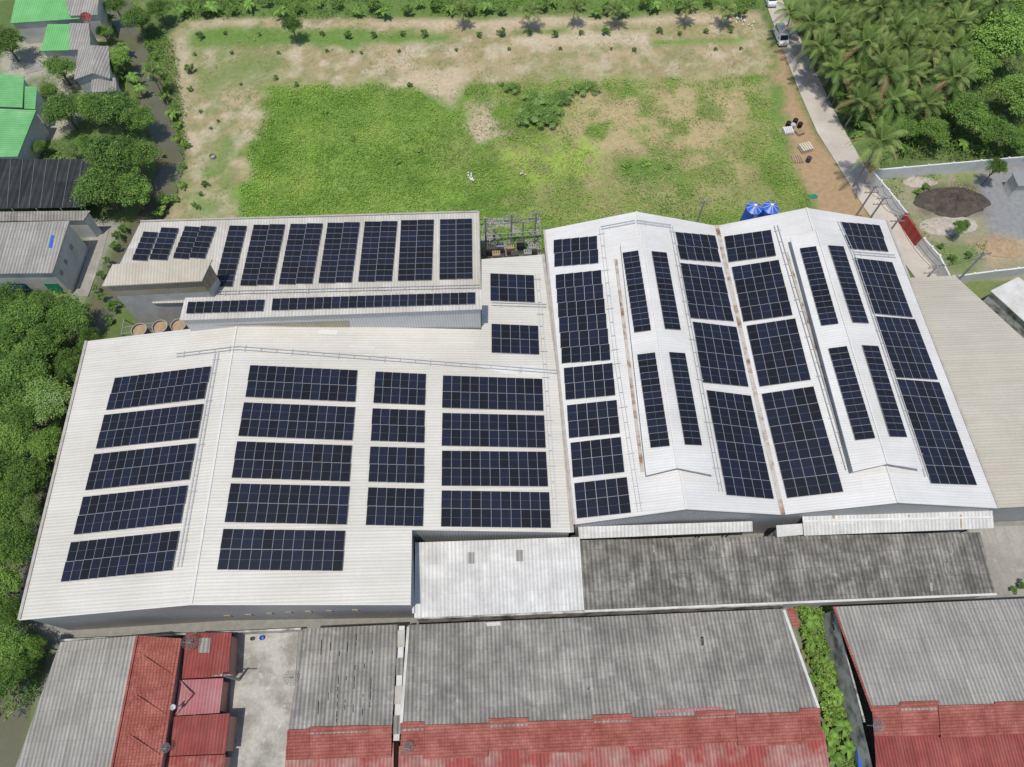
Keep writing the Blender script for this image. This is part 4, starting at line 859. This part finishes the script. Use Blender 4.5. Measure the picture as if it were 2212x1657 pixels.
series('bshrub',[(352,208,14),(372,245,16),(380,300,14),(398,310,12),(350,430,20),(347,455,17),(392,355,10),(360,190,12),(345,330,8),(330,120,14),(345,160,14),(385,270,12),(390,400,12),(375,425,12),(318,95,12)],'bright shrub on the field side canal bank, {} from the left','shrubs on the canal bank')
series('shrub',[(245,530,14),(230,560,12),(215,590,12),(250,505,14),(240,660,22),(215,640,14),(262,490,12),(205,620,10),(235,690,14)],'dark shrub along the canal path behind the tan tower, {} from the left','shrubs on the canal path')
series('banana',[(265,100,22),(285,165,22),(325,150,26),(215,20,22),(368,245,20),(238,40,20),(275,135,20),(300,190,20),(252,160,18)],'banana plant near the upper canal, {} from the left','banana plants by the canal')
plant('palm',325,155,30,'small palm leaning over the upper canal','palms by the canal',5)
random.seed(5)
tops_=[(390+i*37+random.uniform(-10,10),random.uniform(2,26),random.uniform(15,26)) for i in range(34)]
series('banana',tops_[0::2],'banana plant in the hedge at the far end of the field, {} from the left','banana plants in the far hedge')
series('shrub',[(a,b-4,c) for a,b,c in tops_[1::2]],'leafy shrub in the hedge at the far end of the field, {} from the left','shrubs in the far hedge')
series('palm',[(1000,22,26),(1142,22,34),(1240,16,26),(1335,18,30),(1485,16,26),(1565,18,30)],'small palm in the hedge behind the field, {} from the left','palms in the far hedge',4)
series('shrub',[(430,73,12),(695,70,8),(750,73,13),(807,72,10),(868,70,10),(916,68,12),(1034,73,10),(1085,66,14),(1143,68,9),(1200,70,11),(1254,68,9),(1307,64,13),(1424,62,11),(1468,70,8),(1526,65,9),(1580,64,8),(485,70,7),(560,72,6)],'sapling in the far row across the field, {} from the left','saplings in the far row')
plant('dark',632,58,24,'tall dark young tree in the far sapling row','young trees in the field',5)
series('shrub',[(408,145,16),(410,190,9),(420,115,6),(500,112,6),(520,180,5),(600,112,6),(705,108,6),(760,110,5),(862,108,6),(985,106,6),(1100,104,6),(1210,103,6),(1370,105,8),(1545,104,6),(1600,103,6),(1320,104,5)],'tiny sapling in the near row on the dry strip, {} from the left','saplings in the near row')
series('shrub',[(432,240,6),(425,445,9),(440,395,11),(432,418,8),(470,260,5),(455,275,5),(418,440,8),(780,112,6),(595,165,8),(885,182,9),(640,180,8),(1085,182,8)],'low bush dotted over the bare left of the field, {} from the left','low bushes in the field')
series('reed',[(1170,242,46),(1140,252,30),(1195,225,38),(1215,208,26),(1150,215,30),(1180,262,26),(1245,192,26),(1280,188,22),(1105,188,20)],'tall reedy bush in the clump in the middle of the field, {} from the left','reedy bushes in the field',1.8)
series('bshrub',[(880,300,12),(905,325,10),(860,345,13),(930,280,10),(1350,355,14),(1400,350,16),(1440,360,12),(700,240,10),(640,215,9),(760,300,10)],'low green bush among the lush grass, {} from the left','bushes among the grass',.7)
PG=[('far row',[(1715,22),(1760,6),(1808,14),(1850,5),(1895,15),(1940,5),(1985,14),(2035,5),(2085,10),(2150,8)]),('second row',[(1755,55),(1800,52),(1845,60),(1890,55),(1935,62),(1985,52),(2035,60),(2080,52)]),('third row',[(1775,102),(1820,105),(1868,100),(1915,110),(1962,103),(2010,108),(2055,100)]),('fourth row',[(1815,155),(1862,160),(1910,158),(1958,165),(2060,175)]),('fifth row',[(1865,212),(1920,215),(2000,225)]),('nearest row',[(1900,310),(2045,160)])]
for nm,l in PG:
    for i,(a,b) in enumerate(sorted(l)): plant('palm',a+random.uniform(-8,8),b+random.uniform(-6,6),random.uniform(42,54) if nm!='nearest row' else 58,f'coconut palm in the {nm} of the grove, {ORD[i]} from the road','coconut palms in the grove',h=random.uniform(6,10.5))
GT=[(2165,90,80,'bright','largest bright green tree in the grove at the right edge'),(2110,140,50,'bright','bright tree left of the largest one in the grove'),(2195,210,60,'bright','bright tree below the largest one at the right edge'),(2085,245,55,'mid','leafy tree in the middle right of the grove'),(1990,140,30,'mid','small tree between palms in mid grove'),(1945,205,36,'mid','tree between palms left of mid grove'),(2010,285,40,'bright','bright tree near the compound back wall'),(2145,285,46,'mid','tree above the compound back wall toward the right'),(2200,310,36,'mid','tree at the right end of the compound back wall'),(1766,125,22,'dark','dark tree on the road edge of the grove'),(1749,85,20,'mid','tree at the far road edge of the grove'),(1835,235,26,'mid','tree beside the bend of the road'),(1900,255,32,'mid','leafy tree behind the nearest palm'),(1735,45,20,'dark','dark tree at the far end of the road verge'),(2100,90,40,'mid','tree between far palms and the large bright one'),(1950,275,34,'mid','tree left of the compound corner'),(2035,215,34,'dark','dark tree at grove centre'),(1808,205,20,'mid','low tree at the road edge'),(1850,85,24,'mid','low tree filling the gap between second row palms'),(2120,30,40,'mid','tree at the top edge near the right corner'),(2190,20,40,'bright','bright tree in the top right corner')]
for a,b,c,k,lb in GT: plant(k,a,b,c,lb,'broadleaf trees in the grove',h=c/ppm(b,3)*1.1+2.5)
series('banana',[(1860,290,20),(1985,300,24),(2035,300,24),(2080,310,24),(2125,318,22),(1955,320,20),(2165,325,20),(1850,265,18),(1885,350,16)],'banana plant near the compound back wall, {} from the left','banana plants by the compound')
plant('dark',2150,365,22,'slim dark tree beside the compound gravel','trees in the compound',6); plant('mid',2075,492,20,'small tree in front of the soil heap','trees in the compound',4)
series('shrub',[(2000,400,12),(1985,412,10),(2060,555,14),(2095,548,12),(2035,530,10)],'weedy shrub inside the walled compound, {} from the left','shrubs in the compound')
series('bshrub',[(1740,1318,18),(1757,1345,24),(1745,1370,20),(1750,1400,20),(1765,1430,20),(1785,1470,32),(1800,1510,28),(1790,1545,24),(1795,1450,24),(1775,1395,18),(1815,1540,22),(1775,1330,16)],'shrub in the alley beside the longest row house, {} from the left','shrubs in the alley',1.8)
series('banana',[(1790,1590,36),(1825,1570,30),(1800,1635,34),(1755,1340,28),(1832,1615,28),(1760,1385,28),(1785,1430,26),(1810,1500,28)],'banana plant in the alley beside the longest row house, {} from the left','banana plants in the alley')
series('shrub',[(2190,1272,12),(2212,1265,16)],'dark shrub at the right edge beyond the long shed, {} from the left','shrubs by the yard')
single(MB().slab([P(1850,1600,1.6),P(1862,1598,1.6),P(1868,1680,1.6),P(1857,1682,1.6)],.1).bar(P(1858,1640,1.5),P(1858,1640,0),.1),'blue_awning','blue_paint','light blue sheet roof in the alley at the bottom','awning')
for pr in protos: 
    for c in list(pr.children): bpy.data.objects.remove(c)
    bpy.data.objects.remove(pr)
def cover(name,label,cat,pl,n,s,mats,w,hz,density=None,up_=1.0,clear=2.3,edge=3):
    poly=W2(pl); xs=[p[0] for p in poly]; ys=[p[1] for p in poly]
    px=rng.uniform(min(xs),max(xs),n*2); py=rng.uniform(min(ys),max(ys),n*2); sd=psd(px,py,poly)+(fbm(px,py,4,17)-.5)*edge*2+rng.normal(0,edge*.25,len(px))
    k=sd<0
    if density is not None: k&=rng.random(len(px))<density(px,py)
    dcl=np.full(px.shape,1e9)
    for a,b in zip(CANAL[:-1],CANAL[1:]): dcl=np.minimum(dcl,segd(px,py,a,b))
    k&=dcl+(fbm(px,py,2.5,7)-.5)*1.2>clear
    px,py=px[k][:n],py[k][:n]; b=fbm(px,py,3.5,91); h=hz*(.2+1.3*b)*rng.uniform(.4,1,len(px))
    h=h+np.clip(fbm(px,py,5,11)-.35,0,1)*.9*(hz<.6)
    Pt=np.stack([px,py,h],1); Nr=rng.standard_normal((len(px),3))*.6+[0,0,up_]
    c=fbm(px,py,6,63)+rng.normal(0,.12,len(px)); th=np.quantile(c,np.cumsum(w)[:-1]); mi=np.digitize(c,th)
    me=leafmesh(name,Pt,Nr,rng.uniform(.6,1.3,len(px))*s,.4,mats,mi); o=link(name,me); tag(o,label,cat,kind='stuff')
DW=W2(DRYZ); BW=W2([(1270,195),(1640,190),(1580,350),(1220,340)]); B2=W2([(880,150),(1000,150),(985,235),(930,205)]); B3=W2([(995,215),(1060,220),(1115,285),(1040,305)])
def dens(x,y):
    s1=np.clip(.5-psd(x,y,DW)/14,0,1)
    d=(1-s1)*1.0+s1*np.clip((.60-fbm(x,y,5,11))*3,0.04,.45)
    d=np.where(psd(x,y,BW)<0,d*np.clip((.56-fbm(x,y,5,11))*4,.05,.5),d)
    return np.where((psd(x,y,B2)<1)|(psd(x,y,B3)<1),.05,d)*np.clip(.55+(fbm(x,y,2.2,131)-.35)*3,.35,1)
cover('field_grass','lush green grass and weeds covering the middle of the field','grass',LUSH,60000,.18,['grass_a','grass_b','grass_c','grass_y'],[.32,.38,.2,.1],.38,dens,edge=2.2)
cover('field_straw','dry straw and weeds in the worn right part of the field','weeds',DRYZ,14000,.17,['grass_a','grass_dry','grass_straw'],[.35,.4,.25],.2,lambda x,y:np.clip((fbm(x,y,3,5)-.38)*3,0,1))
cover('dry_weeds','sparse weeds scattered over the dry strips of the field','weeds',FIELD,20000,.15,['grass_a','grass_dry','grass_straw'],[.3,.4,.3],.15,lambda x,y:np.clip((fbm(x,y,3,5)-.42)*3,0,1))
cover('grove_undergrowth','dense undergrowth beneath the palm grove','undergrowth',[(1715,-60),(2600,-80),(2700,330),(1925,352),(1905,365),(1872,320),(1812,215),(1758,95)],60000,.26,['leaf_dark','leaf_mid','leaf_light'],[.25,.4,.35],2.6,edge=1)
cover('canal_undergrowth','tangled undergrowth beneath the trees left of the cream hall','undergrowth',[(-300,640),(170,650),(220,720),(178,760),(110,1050),(60,1250),(35,1345),(115,1390),(90,1500),(20,1560),(-400,1560)],50000,.24,['leaf_dark','leaf_mid','leaf_bright'],[.25,.4,.35],2.6,clear=1.0,edge=1)
cover('hedge_undergrowth','grass and weeds behind the field at the top','undergrowth',[(360,-60),(1640,-60),(1640,18),(1100,34),(380,40)],18000,.24,['leaf_dark','leaf_mid','grass_b'],[.3,.4,.3],1.0,lambda x,y:np.clip((fbm(x,y,5,15)-.3)*4,.1,1))
cover('village_undergrowth','weeds between the village houses','undergrowth',[(60,-20),(250,-20),(320,200),(340,330),(240,480),(90,340),(90,250)],9000,.28,['leaf_mid','grass_b','leaf_dark'],[.4,.3,.3],.6,lambda x,y:np.clip((fbm(x,y,6,5)-.42)*4,0,1))
cover('bank_weeds','green weeds along the canal bank beside the field','weeds',[(300,30),(372,90),(398,230),(402,320),(376,440),(335,478),(300,478),(340,350),(340,300),(300,140)],10000,.22,['grass_a','grass_b','leaf_mid'],[.35,.35,.3],.7,clear=1.9,edge=1.5)
cover('compound_weeds','weeds on the ground inside the walled compound','weeds',[(1905,380),(2130,365),(2150,420),(1990,430),(2000,520),(2130,530),(2100,590),(2055,585)],3000,.2,['grass_a','grass_b','grass_dry'],[.35,.35,.3],.25,lambda x,y:np.clip((fbm(x,y,4,5)-.45)*4,0,1),edge=1)
cover('alley_weeds','bright green weeds filling the alley beside the longest row house','weeds',[(1718,1312),(1795,1312),(1815,1400),(1868,1560),(1885,1690),(1805,1690),(1780,1520)],5000,.16,['leaf_mid','leaf_light','leaf_bright'],[.3,.4,.3],.9,edge=.3)
# ---------------- light, camera
w=bpy.data.worlds.new('World'); SC.world=w; w.use_nodes=True; nt=w.node_tree
sk=nt.nodes.new('ShaderNodeTexSky'); sk.sky_type='NISHITA'; sk.sun_disc=False; S=Vector((-.14,-.20,.97)).normalized()
el=math.asin(S.z); sk.sun_elevation=el; sk.sun_rotation=math.atan2(S.x,S.y); nt.links.new(sk.outputs[0],nt.nodes['Background'].inputs[0]); nt.nodes['Background'].inputs[1].default_value=.13
su=bpy.data.lights.new('sun','SUN'); su.energy=3.3; su.angle=math.radians(.5); su.color=(1,.95,.87); so=bpy.data.objects.new('sun',su); COL.objects.link(so); so.rotation_euler=S.to_track_quat('Z','Y').to_euler()
cd=bpy.data.cameras.new('camera'); co=bpy.data.objects.new('camera',cd); COL.objects.link(co); cd.sensor_width=36; cd.sensor_fit='HORIZONTAL'; cd.lens=36*F/2212; cd.clip_end=4000
co.matrix_world=Matrix.Translation(CAM)@R.to_4x4(); SC.camera=co
SC.view_settings.view_transform='Standard'; SC.view_settings.look='None'; SC.view_settings.exposure=0
